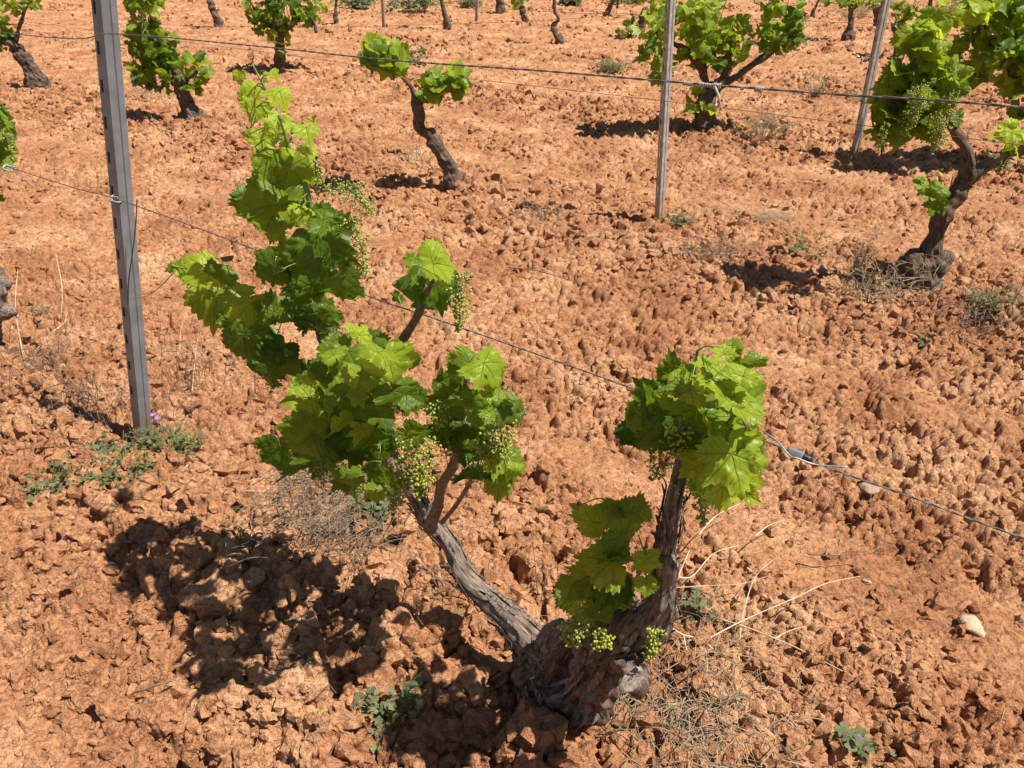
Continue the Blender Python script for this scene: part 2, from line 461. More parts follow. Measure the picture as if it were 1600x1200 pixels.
def smooth_path(pts, m=8, vals=None):
    P = np.array([list(p) for p in pts], float)
    if vals is not None: P = np.hstack([P, np.array(vals, float)[:, None]])
    Q = np.vstack([2 * P[0] - P[1], P, 2 * P[-1] - P[-2]])
    out = []
    for i in range(1, len(Q) - 2):
        p0, p1, p2, p3 = Q[i - 1], Q[i], Q[i + 1], Q[i + 2]
        for t in np.arange(m) / m:
            out.append(.5 * (2 * p1 + (p2 - p0) * t + (2 * p0 - 5 * p1 + 4 * p2 - p3) * t * t + (3 * p1 - 3 * p2 + p3 - p0) * t ** 3))
    out.append(P[-1]); out = np.array(out)
    return (out[:, :3], out[:, 3]) if vals is not None else out
def ico(level=1):
    import bmesh
    bm = bmesh.new(); bmesh.ops.create_icosphere(bm, subdivisions=level, radius=1)
    v = np.array([q.co[:] for q in bm.verts]); f = [tuple(w.index for w in q.verts) for q in bm.faces]; bm.free()
    return v, f
ICO1, ICO2, ICO3, ICO5 = ico(1), ico(2), ico(3), ico(5)

# ------------------------------------------------------------------ leaves
KP = np.array([0, 14, 27, 40, 54, 68, 82, 96, 112, 128, 145, 160, 172, 180]) * np.pi / 180
KR = np.array([1.0, .88, .66, .76, .95, .80, .60, .72, .82, .70, .64, .58, .38, .10])
VA = np.array([0, 53, -53, 108, -108]) * np.pi / 180
def leaf_mesh(w, r, res='hi', tint=.3):
    """one grape leaf, petiole at origin, tip along +Y, upper side +Z; w = full width"""
    na, nr = {'hi': (162, 9), 'mid': (48, 3), 'lo': (20, 2)}[res]
    ph = (np.arange(na + 1) / na * 2 - 1) * np.pi * .992
    kr = KR * (1 + .14 * (r.random(len(KR)) - .5)); lo_ = r.uniform(-.25, 1.0); kr = kr + lo_ * .16 * np.array([0, -.2, 1, .5, -.1, .3, 1, .2, -.3, .2, .2, 0, 0, 0])
    asy = r.uniform(-.10, .10)
    if r.random() < .4: kr[2] += .07; kr[6] += .08
    env = np.interp(np.abs(ph + .12 * asy * 5 * np.sin(ph)), KP, kr) * (1 + asy * np.sin(ph))
    if res == 'hi':
        nt = 27; c = (ph / (2 * np.pi) + .5) * nt
        saw = c - np.floor(c); saw = np.minimum(saw / .55, (1 - saw) / .45)
        amp = .12 + .06 * (np.floor(c) % 3 == 1)
        env = env * (1 + amp * (saw - .45) * np.clip((np.pi - np.abs(ph)) * 2, 0, 1))
    elif res == 'mid':
        env = env * (1 + .07 * (np.arange(na + 1) % 4 < 2))
    S = w / 1.72
    rho = (np.arange(1, nr + 1) / nr) ** .85
    rr = rho[:, None] * env[None, :]
    x = rr * np.sin(ph) * 1.06; y = rr * np.cos(ph)
    fold = r.uniform(.0, .9) if r.random() < .4 else r.uniform(0, .4); cup = r.uniform(-.45, .30)
    k1, k2, p1, p2 = r.uniform(2, 4), r.uniform(5, 8), r.uniform(0, 6), r.uniform(0, 6)
    va = VA[np.argmin(np.abs(ph[None, :] - VA[:, None]), axis=0)]
    aa = rr * np.cos(ph - va); bb = rr * np.sin(ph - va)
    z = fold * np.abs(x) * .8 + cup * rr ** 2 + .12 * rr ** 2 * np.sin(k1 * ph + p1) + .06 * rr ** 3 * np.sin(k2 * ph + p2)
    z = z + .16 * np.abs(bb) * (1 - rr * .5) * (1 if r.random() < .8 else .3)
    if res == 'hi':
        z = z + .016 * np.sin(26 * (aa - .8 * np.abs(bb)) + 1.0) * np.clip(rr * 2, 0, 1)
        o1, o2 = r.uniform(0, 50, 2)
        z = z + (.34 * (f2((x * 3.0 + 60 + o1).ravel(), (y * 3.0 + 60 + o2).ravel(), 4, 3).reshape(x.shape) - .5)) * np.clip(rr * 1.6, 0, 1)
    bend = r.uniform(.1, 1.9)
    th = bend * np.maximum(y, -.5) ; kk = bend
    yy = np.sin(th) / kk - z * np.sin(th); zz = -(1 - np.cos(th)) / kk + z * np.cos(th)
    V = np.stack([x * S, yy * S, zz * S], -1).reshape(-1, 3)
    V = np.vstack([[0, 0, 0], V])
    F = []; UV = []
    na1 = na + 1
    for j in range(na):
        m = .5 * (ph[j] + ph[j + 1]); v0 = VA[np.argmin(np.abs(m - VA))]
        def ab(i, jj):
            if i < 0: return (0.0, 0.0)
            q = rr[i, jj]; return (float(q * math.cos(ph[jj] - v0)), float(q * math.sin(ph[jj] - v0)))
        F.append((0, 1 + j + 1, 1 + j)); UV += [ab(-1, j), ab(0, j + 1), ab(0, j)]
        for i in range(nr - 1):
            F.append((1 + i * na1 + j, 1 + i * na1 + j + 1, 1 + (i + 1) * na1 + j + 1, 1 + (i + 1) * na1 + j))
            UV += [ab(i, j), ab(i, j + 1), ab(i + 1, j + 1), ab(i + 1, j)]
    return V, F, UV
LIB = {}
def lib_leaf(res, r):
    if res == 'hi': return leaf_mesh(1.0, r, 'hi')
    if res not in LIB:
        q = np.random.default_rng(11)
        LIB[res] = [leaf_mesh(1.0, q, res) for _ in range(24)]
    return LIB[res][int(r.integers(24))]
CR = np.array([1.0, 0, 0]); CU = np.array([0, SS, CC]); CB = np.array([0, -CC, SS])
def add_leaf(mb, center, w, ang, tint, r, res='hi', face=.55, jit=.35, petiole_to=None, mi_stem=1):
    V, F, UV = lib_leaf(res, r)
    a = R(ang)
    tip = math.cos(a) * CR + math.sin(a) * CU
    if face > 1:      # blades hanging upright
        nrm = np.array([-.15, -1.0, .12]) + jit * r.normal(size=3) * .8
    else:             # blades turned up to the light
        nrm = face * CB + (1 - face) * np.array(SUN) * 1.3 + jit * r.normal(size=3) * .6
    nrm /= np.linalg.norm(nrm)
    tip = tip - nrm * np.dot(tip, nrm); tip /= np.linalg.norm(tip) + 1e-9
    sx = np.cross(tip, nrm)
    c = np.array(center) - tip * w * .22
    W = c + w * (V[:, :1] * sx + V[:, 1:2] * tip + V[:, 2:3] * nrm)
    mb.add(W, F, UV, 0, np.clip(tint + .08 * r.normal(), 0, 1))
    if petiole_to is not None and np.linalg.norm(np.array(petiole_to) - c) < .13:
        q = np.array(petiole_to); mid = .5 * (q + c) + np.array([0, 0, .18 * np.linalg.norm(q - c)]) - nrm * .01
        P = smooth_path([q, mid, c], 4)
        rr = max(.0011, w * .011) if res == 'hi' else w * .014
        v, f = tube(P, rr, 5 if res == 'hi' else 3, False); mb.add(v, f, None, mi_stem, .5)
def nearest_on(paths, p):
    best = None; bd = 9e9
    for P in paths:
        d = np.linalg.norm(P - p, axis=1); i = int(np.argmin(d))
        if d[i] < bd: bd = d[i]; best = P[i]
    return best

def cluster(parent, top, length, width, n, br, r, kind='berry', lean=(0, 0, -1)):
    """a young grape bunch hanging from top"""
    mb = MB(); top = np.array(top, float); ln = np.array(lean, float); ln /= np.linalg.norm(ln)
    s1 = np.cross(ln, [0, 1, .1]); s1 /= np.linalg.norm(s1); s2 = np.cross(ln, s1)
    R_ = smooth_path([top, top + ln * length * .5 + s1 * length * .05, top + ln * length], 5)
    v, f = tube(R_, np.linspace(.0020, .0008, len(R_)), 5); mb.add(v, f, None, 1)
    iv, if_ = ICO1
    nb = max(6, int(n / 7))
    for b in range(nb):
        t = (b + .5) / nb; base = top + ln * length * t * .95 + s1 * length * .05 * math.sin(t * 3)
        for _ in range(1):
            a = b * 2.4 + r.uniform(-.4, .4); rad = width * .5 * (1 - t) ** .55 * r.uniform(.6, 1.1)
            d = math.cos(a) * s1 + math.sin(a) * s2 + ln * .45
            end = base + d * rad
            v, f = tube(smooth_path([base, end], 2), .0006, 3, False); mb.add(v, f, None, 1)
            for q in range(7):
                u = .3 + .7 * (q + 1) / 7
                c = base + d * rad * u + r.normal(size=3) * (br * 1.5 if kind == 'berry' else width * .055)
                s = br * .92 * r.uniform(.5, 1.2)
                if kind != 'berry':
                    v, f = tube(np.array([base + d * rad * u * .95, c]), .0004, 3, False); mb.add(v, f, None, 1)
                mb.add(iv * s * np.array([1, 1, 1.1]) + c, if_)
    return mb.build('grape_cluster', [M_BERRY if kind == 'berry' else M_FLOWER, M_SHOOT], parent)

# ------------------------------------------------------------------ bark
def bark(name, chains, voxel, parent, mat, amp=.006, freq=70, seed=1, lumps=.010, extra=None, axis=None):
    mb = MB(); SK = []
    for pts, rad in chains:
        P, rr = smooth_path(pts, 8, rad)
        rr = np.maximum(rr, voxel * .9)
        v, f = tube(P, rr, 14); mb.add(v, f)
        SK.append((P, rr))
        for e in (0, -1): mb.add(ICO2[0] * rr[e] * .98 + P[e], ICO2[1])
    for c, sc in (extra or []): mb.add(ICO2[0] * np.array(sc) + np.array(c), ICO2[1])
    o = mb.build('tmp', mat, None)
    md = o.modifiers.new('r', 'REMESH'); md.mode = 'VOXEL'; md.voxel_size = voxel; md.use_smooth_shade = True
    dg = bpy.context.evaluated_depsgraph_get(); dg.update()
    me = bpy.data.meshes.new_from_object(o.evaluated_get(dg), depsgraph=dg)
    bpy.data.objects.remove(o)
    nv = len(me.vertices); V = np.zeros(nv * 3); me.vertices.foreach_get('co', V); V = V.reshape(-1, 3)
    NN = np.zeros(nv * 3); me.vertices.foreach_get('normal', NN); NN = NN.reshape(-1, 3)
    best = np.full(nv, 9e9); Q = np.zeros((nv, 3)); so = 0.0; rl = np.full(nv, .02)
    for P, rr in SK:
        T, A, B = frames(P); L = np.concatenate([[0], np.cumsum(np.linalg.norm(np.diff(P, axis=0), axis=1))])
        for i in range(len(P)):
            d = V - P[i]; ax = d @ T[i]; d2 = np.linalg.norm(d, axis=1) / (rr[i] + .004)
            m = d2 < best
            pa = d @ A[i]; pb = d @ B[i]
            rn = np.hypot(pa, pb) + 1e-6
            tw = 5 * (L[i] + ax)                     # fibres spiral slowly round the limb
            c_, s_ = np.cos(tw), np.sin(tw)
            q = np.stack([(pa * c_ - pb * s_) , (pa * s_ + pb * c_), (L[i] + ax) * .13 + so], -1)
            Q[m] = q[m]; best[m] = d2[m]; rl[m] = rr[i]
        so += 3.1
    if axis is not None:
        ax = np.array(axis, float); ax /= np.linalg.norm(ax)
        W = V + .012 * np.stack([n3(V * 11 + 40 + 9 * q, seed + 20 + q) - .5 for q in range(3)], -1) * 2
        Q = W - .70 * (W @ ax)[:, None] * ax
    a = n3(Q * freq + 50, seed); b = n3(Q * freq * 2.3 + 50, seed + 3); l = n3(V * 22 + 50, seed + 5); l2 = n3(V * 55 + 50, seed + 6)
    rid = 1 - np.abs(a * 2 - 1)
    sc = np.clip(rl / .04, .3, 1.3)
    dsp = sc * (amp * ((rid - .55) * 1.5 + (b - .5) * .8) + lumps * (l - .5) * 1.6 + lumps * .5 * (l2 - .5))
    V = V + NN * dsp[:, None]
    me.vertices.foreach_set('co', V.ravel())
    at = me.attributes.new('bk', 'FLOAT_VECTOR', 'POINT'); at.data.foreach_set('vector', Q.astype(np.float32).ravel())
    me.materials.clear(); me.materials.append(mat)
    me.polygons.foreach_set('material_index', [0] * len(me.polygons))
    me.name = name; me.update()
    o = bpy.data.objects.new(name, me); COL.objects.link(o); o.parent = parent
    return o
def relocate(root):
    """parts were written in world coordinates; shift them under the Empty"""
    L = root.location.copy()
    for ch in root.children: ch.location = ch.location - L

# ------------------------------------------------------------------ THE SETTING: soil
def build_ground():
    k = .0021
    ys = [-4.0]
    while ys[-1] < 420:
        y = ys[-1]; D = math.hypot(y, 1.5)
        st = k * D * (1 + max(0, (D - 20) / 12)) * (12 if y < .05 else 1) * (1 + max(0, (D - 9) / 14))
        ys.append(y + max(st, .004))
    ys = np.array(ys)
    s = np.arange(-.92, .9201, k)
    s = np.concatenate([-np.geomspace(9, .93, 46), s, np.geomspace(.93, 9, 46)])
    D = np.hypot(ys, 1.5)
    X = s[None, :] * D[:, None]; Y = np.repeat(ys[:, None], len(s), 1)
    # a little irregular so no grid lines show
    sh = X.shape
    x = X.ravel().astype(np.float64); y = Y.ravel().astype(np.float64)
    dd = np.repeat(D[:, None], len(s), 1).ravel()
    j = (hsh(np.arange(len(x)), np.zeros(len(x)), np.zeros(len(x)), 3) - .5) * k * dd * .4
    x = x + j
    h = soil_height(x, y)
    fade = 1 / (1 + np.maximum(0, dd - 30) / 30)
    h = h * fade
    H = h.reshape(sh)
    GRID.update(ys=ys, s=s, H=H)
    # push sideways along the slope normal: lumps get overhangs instead of stretched sides
    gx = np.gradient(H, axis=1) / (np.gradient(x.reshape(sh), axis=1) + 1e-9)
    gy = np.gradient(H, axis=0) / (np.gradient(Y, axis=0) + 1e-9)
    nl = np.sqrt(gx ** 2 + gy ** 2 + 1)
    P = np.stack([x, y, h * 8], -1)
    lat = np.clip(np.stack([-gx / nl, -gy / nl], -1).reshape(-1, 2), -1, 1)
    amp = np.minimum(.012, 1.4 * k * dd) * (.2 + n3(P * np.array([40, 40, 5]) + 200, 8))
    x = x + lat[:, 0] * amp; y = y + lat[:, 1] * amp
    nv = len(x); nr, nc = sh
    co = np.stack([x, y, h], -1).astype(np.float32)
    idx = (np.arange(nr - 1)[:, None] * nc + np.arange(nc - 1)[None, :]).ravel()
    quads = np.stack([idx, idx + 1, idx + nc + 1, idx + nc], -1).astype(np.int32)
    me = bpy.data.meshes.new('vineyard_soil')
    me.vertices.add(nv); me.vertices.foreach_set('co', co.ravel())
    me.loops.add(quads.size); me.loops.foreach_set('vertex_index', quads.ravel())
    me.polygons.add(len(quads)); me.polygons.foreach_set('loop_start', np.arange(len(quads), dtype=np.int32) * 4)
    me.polygons.foreach_set('use_smooth', np.ones(len(quads), bool))
    me.materials.append(M_SOIL); me.update(calc_edges=True)
    o = bpy.data.objects.new('ground', me); COL.objects.link(o)
    o['kind'] = 'structure'; o['label'] = 'tilled dry red soil of the vineyard, cloddy and cracked'; o['category'] = 'soil'
    print('ground verts', nv)
build_ground()

# ------------------------------------------------------------------ loose clods
def rock(seed, iv=ICO2, amp=.30, flat=.75):
    v, f = iv; v = v.copy()
    g = np.random.default_rng(seed)
    for _ in range(7):                      # broken facets
        d = g.normal(size=3); d /= np.linalg.norm(d); c = g.uniform(.45, .8)
        m = v @ d; v = np.where((m > c)[:, None], v - (m - c)[:, None] * d * .9, v)
    q = n3(v * 1.7 + 30 + seed * 7, seed) - .5; q2 = n3(v * 4 + 30 + seed * 3, seed + 1) - .5; q3 = n3(v * 9 + 60, seed + 2) - .5
    v = v * (1.15 + amp * 2 * q + amp * q2 + amp * .5 * q3)[:, None]
    return v * np.array([1, 1, flat]), f
def rot(r):
    a = r.normal(size=4); a /= np.linalg.norm(a); w, x, y, z = a
    return np.array([[1 - 2 * (y * y + z * z), 2 * (x * y - z * w), 2 * (x * z + y * w)], [2 * (x * y + z * w), 1 - 2 * (x * x + z * z), 2 * (y * z - x * w)], [2 * (x * z - y * w), 2 * (y * z + x * w), 1 - 2 * (x * x + y * y)]])
def build_clods():
    R_ = [rock(i, ICO2, .62, .8) for i in range(14)]; R1_ = [rock(i, ICO1, .62, .8) for i in range(14)]
    r = np.random.default_rng(21)
    n = 50000
    D = 1.0 + 9.0 * r.random(n) ** 1.35
    D = np.concatenate([D, 9 + 17 * r.random(15000) ** 1.2]); n = len(D)
    x = (r.random(n) * 1.7 - .85) * D; y = np.sqrt(np.maximum(D * D - 0, .01)) * r.uniform(.75, 1, n)
    nrm = ROWN.x * x + ROWN.y * y; u = nrm - ROW0; dr = np.abs(u / SP - np.round(u / SP)) * SP
    keep = r.random(n) < (.45 + .85 * np.exp(-(dr / .5) ** 2)) * np.where(np.exp(-((dr - .92) / .22) ** 2) > .5, .25, 1)
    keep &= (y > .45) & ~((np.hypot(x - .07, y - 1.12) < .10))
    x, y, dr, D = x[keep], y[keep], dr[keep], D[keep]
    z = HQ(x, y)
    Vs = []; Fs = []; o = 0
    for i in range(len(x)):
        big = math.exp(-(dr[i] / .5) ** 2)
        s = (.0035 + .0016 * min(D[i], 14) + .016 * r.random() ** 3.5) * (1 + 1.0 * big * r.random())
        v, f = (R_ if s > .010 and D[i] < 3.5 else R1_)[int(r.integers(14))]
        W = (v * s) @ rot(r).T + np.array([x[i], y[i], z[i] + s * .12])
        Vs.append(W); Fs.append(np.array(f) + o); o += len(v)
    V = np.concatenate(Vs); F = np.concatenate(Fs).astype(np.int32)
    me = bpy.data.meshes.new('loose_soil_clods')
    me.vertices.add(len(V)); me.vertices.foreach_set('co', V.astype(np.float32).ravel())
    me.loops.add(F.size); me.loops.foreach_set('vertex_index', F.ravel())
    me.polygons.add(len(F)); me.polygons.foreach_set('loop_start', np.arange(len(F), dtype=np.int32) * 3)
    me.polygons.foreach_set('use_smooth', np.zeros(len(F), bool))
    me.materials.append(M_SOIL); me.update(calc_edges=True)
    ob = bpy.data.objects.new('loose_soil_clods', me); COL.objects.link(ob)
    tag(ob, 'loose crumbs and small lumps of dry red earth strewn over the vineyard floor', 'soil crumbs', kind='stuff')
build_clods()
def single_rock(name, px, py, wpx, mat, label, cat, seed, flat=.7, amp=.26, group=None, sink=.25):
    p = on_ground(px, py); dep = (p.y * CC + (CAMH - p.z) * SS); s = wpx / 1200 * dep * .5
    v, f = rock(seed, ICO5 if cat != 'stone' else ICO3, amp, flat)
    if cat != 'stone':
        for fr, am in ((5, .16), (11, .10), (24, .055), (48, .03)):
            q = n3(v * fr + 90, seed + fr) - .5; v = v * (1 + am * 1.6 * np.abs(q) * np.sign(q))[:, None]
    g = np.random.default_rng(seed); a = g.uniform(0, 6.28); c, s_ = math.cos(a), math.sin(a)
    v = v @ np.array([[c, s_, 0], [-s_, c, 0], [0, 0, 1]]) * s
    mb = MB(); mb.add(v, f)
    o = mb.build(name, mat); o.location = (p.x, p.y, p.z + s * flat * (1 - 2 * sink))
    return tag(o, label, cat, group)
for i, (x, y, w, lab) in enumerate([
    (355, 690, 78, 'wide flat brown earth clod right of the near metal post foot'),
    (685, 985, 92, 'tall upright earth clod left of the near vine stump, half in shade'),
    (765, 1030, 74, 'angular earth clod wedged against the left side of the near stump'),
    (245, 1125, 84, 'rounded earth clod in the lower left foreground'),
    (180, 1105, 62, 'knobbly earth clod left of the rounded foreground clod'),
    (72, 675, 40, 'round earth clod in the shadow at the left edge, leftmost of the pair'),
    (100, 670, 44, 'broad earth clod in the shadow at the left edge, right one of the pair'),
    (800, 828, 44, 'smooth reddish clod between the two arms of the near vine'),
    (1180, 1040, 46, 'rough clod among the pale dry stems at lower right'),
    (330, 950, 70, 'large earth clod inside the dark vine shadow'),
    (450, 1085, 66, 'lumpy earth clod below the dark vine shadow'),
    (975, 580, 34, 'pointed earth clod left of the right leafy crown'),
    (1290, 455, 40, 'earth clod in the shadow of the right hand vine'),
    (1130, 1180, 80, 'big earth clod at the bottom edge right of the stump'),
]):
    single_rock('earth_clod', x, y, w, M_SOIL, lab, 'earth clod', 300 + i, group=None, flat=.8, sink=.38)
for i, (x, y, w, m, lab) in enumerate([
    (1522, 980, 40, M_STONE, 'pale cream stone with a pointed top on the soil at far right'),
    (297, 738, 22, M_STONE, 'small pale pebble beside the weed right of the near post'),
    (697, 1060, 20, M_STONE, 'pale pebble left of the near stump'),
    (1358, 762, 24, M_STONED, 'flat grey brown stone just above the lower wire at right'),
    (145, 70, 14, M_STONE, 'cream stone left of the near metal post in the upper left'),
    (964, 161, 8, M_STONE, 'tiny white pebble left of the middle metal post'),
    (1251, 241, 9, M_STONE, 'tiny white pebble left of the leaning post foot'),
    (1060, 437, 14, M_STONED, 'smooth grey pebble below the middle metal post'),
    (102, 583, 13, M_STONE, 'small cream pebble in the dry grass left of the near post'),
    (973, 512, 22, M_STONED, 'flat grey pebble in the middle of the tilled strip'),
    (1357, 902, 12, M_STONE, 'tiny white pebble on the smooth crust at right'),
]):
    single_rock('stone', x, y, w, m, lab, 'stone', 400 + i, flat=.6, amp=.26, sink=.34)

# ------------------------------------------------------------------ THE NEAR VINE
HB = on_ground(868, 1118)
hero = empty('grapevine', HB, 'large old gnarled grapevine in the foreground with two leafy arms and a thick stump', 'grapevine', 'grapevines in the field')
def r_px(px, p):   # pixel radius -> metres at p
    return px / 1200.0 * (p.y * CC + (CAMH - p.z) * SS)
def chain(lst):
    P = []; rad = []
    for x, y, off, rp in lst:
        p = PR(x, y, off); P.append(p); rad.append(r_px(rp, p))
    return P, rad
stump = [
    chain([(882, 1098, .03, 54), (868, 1078, .01, 62), (856, 1052, .0, 56), (846, 1022, .0, 42)]),
    chain([(900, 1080, .01, 54), (928, 1046, -.01, 48), (958, 1004, -.02, 40), (975, 965, -.02, 36)]),
    chain([(958, 1000, -.02, 40), (1000, 985, -.03, 40), (1030, 955, -.03, 30)]),
    chain([(950, 1020, -.04, 30), (980, 1045, -.07, 30), (988, 1062, -.09, 25)]),
    chain([(870, 1040, .0, 40), (880, 1005, .0, 24), (888, 982, .0, 12)]),
    chain([(820, 1105, .05, 34), (812, 1075, .04, 30), (822, 1040, .02, 30)]),
]
stump = [(P, [q * .86 for q in rr]) for P, rr in stump]
bark('trunk', stump,   .0038, hero, M_STUMP, .012, 58, 3, .024, axis=(.35, 0, 1))
bark('arm', [
    chain([(845, 1025, .0, 34), (815, 985, .01, 25), (778, 950, .02, 19), (742, 918, .03, 16.5), (716, 880, .03, 15), (700, 848, .03, 13), (672, 812, .03, 14), (650, 775, .02, 13),
           (612, 715, .01, 13), (570, 650, .0, 13), (530, 575, .0, 15), (512, 520, .0, 15), (505, 480, .0, 10)]),
], .0038, hero, M_BARK, .006, 80, 9, .008)
bark('arm', [chain([(1020, 965, -.03, 28), (1037, 930, -.03, 18), (1036, 880, -.03, 14.5), (1046, 835, -.03, 14.5), (1050, 795, -.03, 13.5), (1060, 755, -.03, 13.5), (1066, 720, -.02, 11), (1070, 690, -.02, 8)]),
             chain([(1036, 905, -.03, 18), (1046, 880, -.04, 17)])],
     .0038, hero, M_BARK, .006, 80, 12, .008)
# dished grey wood left by old cuts
def cut_face(parent, c, rad, nrm, name='cut_scar'):
    mb = MB(); nrm = np.array(nrm, float); nrm /= np.linalg.norm(nrm)
    a = np.cross(nrm, [0, 0, 1]); a /= np.linalg.norm(a); b = np.cross(nrm, a)
    V = [list(np.array(c) - nrm * rad * .3)]; F = []
    K, RN = 28, 7
    for i in range(1, RN + 1):
        q = i / RN
        for k in range(K):
            t = k / K * 2 * math.pi; rr = rad * q * (1 + .08 * math.sin(2 * t + 1) + .05 * math.sin(5 * t))
            z = rad * (-.3 + .42 * q ** 3 - (.5 * max(0, q - .86) / .14 if q > .86 else 0)) + .0018 * math.sin(q * 26)
            V.append(list(np.array(c) + rr * (math.cos(t) * a + .85 * math.sin(t) * b) + nrm * z))
    for k in range(K): F.append((0, 1 + k, 1 + (k + 1) % K))
    for i in range(RN - 1):
        for k in range(K):
            F.append((1 + i * K + k, 1 + (i + 1) * K + k, 1 + (i + 1) * K + (k + 1) % K, 1 + i * K + (k + 1) % K))
    mb.add(V, F); return mb.build(name, M_CUT, parent)
cut_face(hero, PR(992, 1066, -.120), .026, CB * .8 + np.array([.55, -.1, -.25]))
bark('dead_spur', [chain([(852, 1010, -.01, 22), (868, 985, -.02, 15), (876, 972, -.02, 7)]), chain([(868, 1000, -.02, 14), (890, 978, -.03, 9), (899, 970, -.03, 5)])], .0035, hero, M_BARK, .006, 90, 17, .010)

def peeling(chains, n, seed, parent, wid=.004, ln=.09):
    """loose strips of old bark lying along the limbs"""
    r = np.random.default_rng(seed); mb = MB()
    for _ in range(n):
        pts, rad = chains[int(r.integers(len(chains)))]
        P, rr = smooth_path(pts, 10, rad); T, A, B = frames(P)
        L = np.concatenate([[0], np.cumsum(np.linalg.norm(np.diff(P, axis=0), axis=1))])
        l = ln * r.uniform(.4, 1.2); s0 = r.uniform(0, max(.001, L[-1] - l)); ss = np.linspace(s0, min(L[-1], s0 + l), 9)
        an = r.uniform(0, 6.28) + np.linspace(0, r.uniform(-.5, .5), 9); w = wid * r.uniform(.5, 1.5); V = []
        for q, (u, a) in enumerate(zip(ss, an)):
            p = np.array([np.interp(u, L, P[:, k]) for k in range(3)]); i = min(len(P) - 1, int(np.searchsorted(L, u)))
            R0 = np.interp(u, L, rr); e = abs(q - 4) / 4
            d = math.cos(a) * A[i] + math.sin(a) * B[i]; t = np.cross(T[i], d)
            c = p + d * (R0 * 1.04 + .003 + .010 * e ** 3 * r.uniform(.2, 1)); ww = w * (1 - .75 * e ** 2)
            V += [c - t * ww - d * .0012, c + d * .0012, c + t * ww - d * .0012]
        V = np.array(V); F = []
        for q in range(8):
            F += [(q * 3, q * 3 + 1, q * 3 + 4, q * 3 + 3), (q * 3 + 1, q * 3 + 2, q * 3 + 5, q * 3 + 4)]
        bk = V * np.array([1, 1, .2]); mb.add(V, F, None, 0, 0, bk)
    o = mb.build('peeling_bark', M_BARK, parent, attrs=('bk',)); o['kind'] = 'stuff'
    return o
LA = [chain([(845, 1025, .0, 34), (815, 985, .01, 25), (778, 950, .02, 19), (742, 918, .03, 16.5), (716, 880, .03, 15), (700, 848, .03, 13), (672, 812, .03, 14), (650, 775, .02, 13)])]
RA = [chain([(1020, 965, -.03, 28), (1037, 930, -.03, 18), (1036, 880, -.03, 14.5), (1046, 835, -.03, 14.5), (1050, 795, -.03, 13.5), (1060, 755, -.03, 13.5)])]
peeling(LA, 70, 1, hero); peeling(RA, 45, 2, hero); peeling(stump[:3], 90, 3, hero, .0055, .11)
def cane(lst, name='cane', mat=M_CANE, parent=hero, k=8):
    P, rad = chain(lst); Q, rr = smooth_path(P, 6, rad)
    # slight kinks at the nodes
    mb = MB(); i = np.arange(len(Q)); rr = rr * (1 + .18 * (i % 6 == 0))
    v, f = tube(Q, rr, k); mb.add(v, f); mb.build(name, mat, parent, attrs=())
    return Q
paths = {}
paths[1] = [cane([(508, 520, -.01, 9), (500, 440, -.03, 6), (492, 370, -.05, 5), (478, 290, -.06, 4.2), (455, 240, -.07, 3.4), (438, 185, -.08, 2.8), (415, 140, -.09, 2), (393, 98, -.10, 1.2)], 'shoot', M_SHOOT)]
paths[2] = [cane([(512, 640, -.01, 7), (480, 605, -.04, 5.5), (448, 548, -.06, 4.5), (415, 500, -.07, 3.6), (360, 455, -.08, 2.8), (305, 425, -.09, 1.8), (268, 415, -.1, 1.2)], 'shoot', M_SHOOT)]
paths[3] = [cane([(600, 705, .0, 8), (578, 640, -.03, 6), (566, 590, -.05, 4), (560, 530, -.06, 2.5), (562, 505, -.06, 1.6)], 'shoot', M_SHOOT),
            cane([(585, 680, .0, 6), (540, 640, -.05, 5), (500, 620, -.08, 3), (470, 610, -.10, 2)], 'shoot', M_SHOOT)]
paths[4] = [cane([(560, 640, .02, 9), (600, 570, .02, 8), (633, 525, .02, 7), (655, 488, .01, 6.5), (668, 455, .0, 4), (685, 425, -.02, 2.5)], 'cane', M_CANE)]
paths[5] = [cane([(672, 822, .01, 11), (684, 790, .0, 8.5), (690, 758, -.01, 8), (708, 728, -.01, 8), (718, 690, -.02, 6), (722, 640, -.03, 4), (728, 590, -.04, 3), (732, 550, -.05, 1.8)], 'cane', M_CANE),
            cane([(692, 815, .0, 4), (712, 790, -.01, 3.6), (728, 765, -.02, 3.4), (742, 735, -.03, 3), (765, 690, -.03, 3), (780, 640, -.03, 2)], 'cane', M_CANE)]
paths[6] = [cane([(1064, 740, -.02, 10), (1078, 690, -.02, 7), (1088, 630, -.03, 5.5), (1086, 580, -.03, 3.5), (1090, 548, -.04, 2.5)], 'shoot', M_SHOOT),
            cane([(1064, 720, -.01, 9), (1110, 700, -.02, 6), (1140, 660, -.03, 4), (1160, 610, -.03, 2.5)], 'shoot', M_SHOOT)]
paths[7] = [cane([(958, 975, -.04, 5), (952, 930, -.05, 4), (948, 880, -.06, 3.4), (958, 830, -.07, 2.8), (966, 795, -.07, 1.8)], 'shoot', M_SHOOT),
            cane([(975, 960, -.03, 5), (985, 930, -.04, 3.6), (1000, 890, -.05, 2.8), (1010, 850, -.05, 2)], 'shoot', M_SHOOT)]
cane([(1031, 868, -.02, 2.6), (1029, 845, -.02, 2.4), (1022, 832, -.02, 2)], 'dead_tendril', M_STICK)

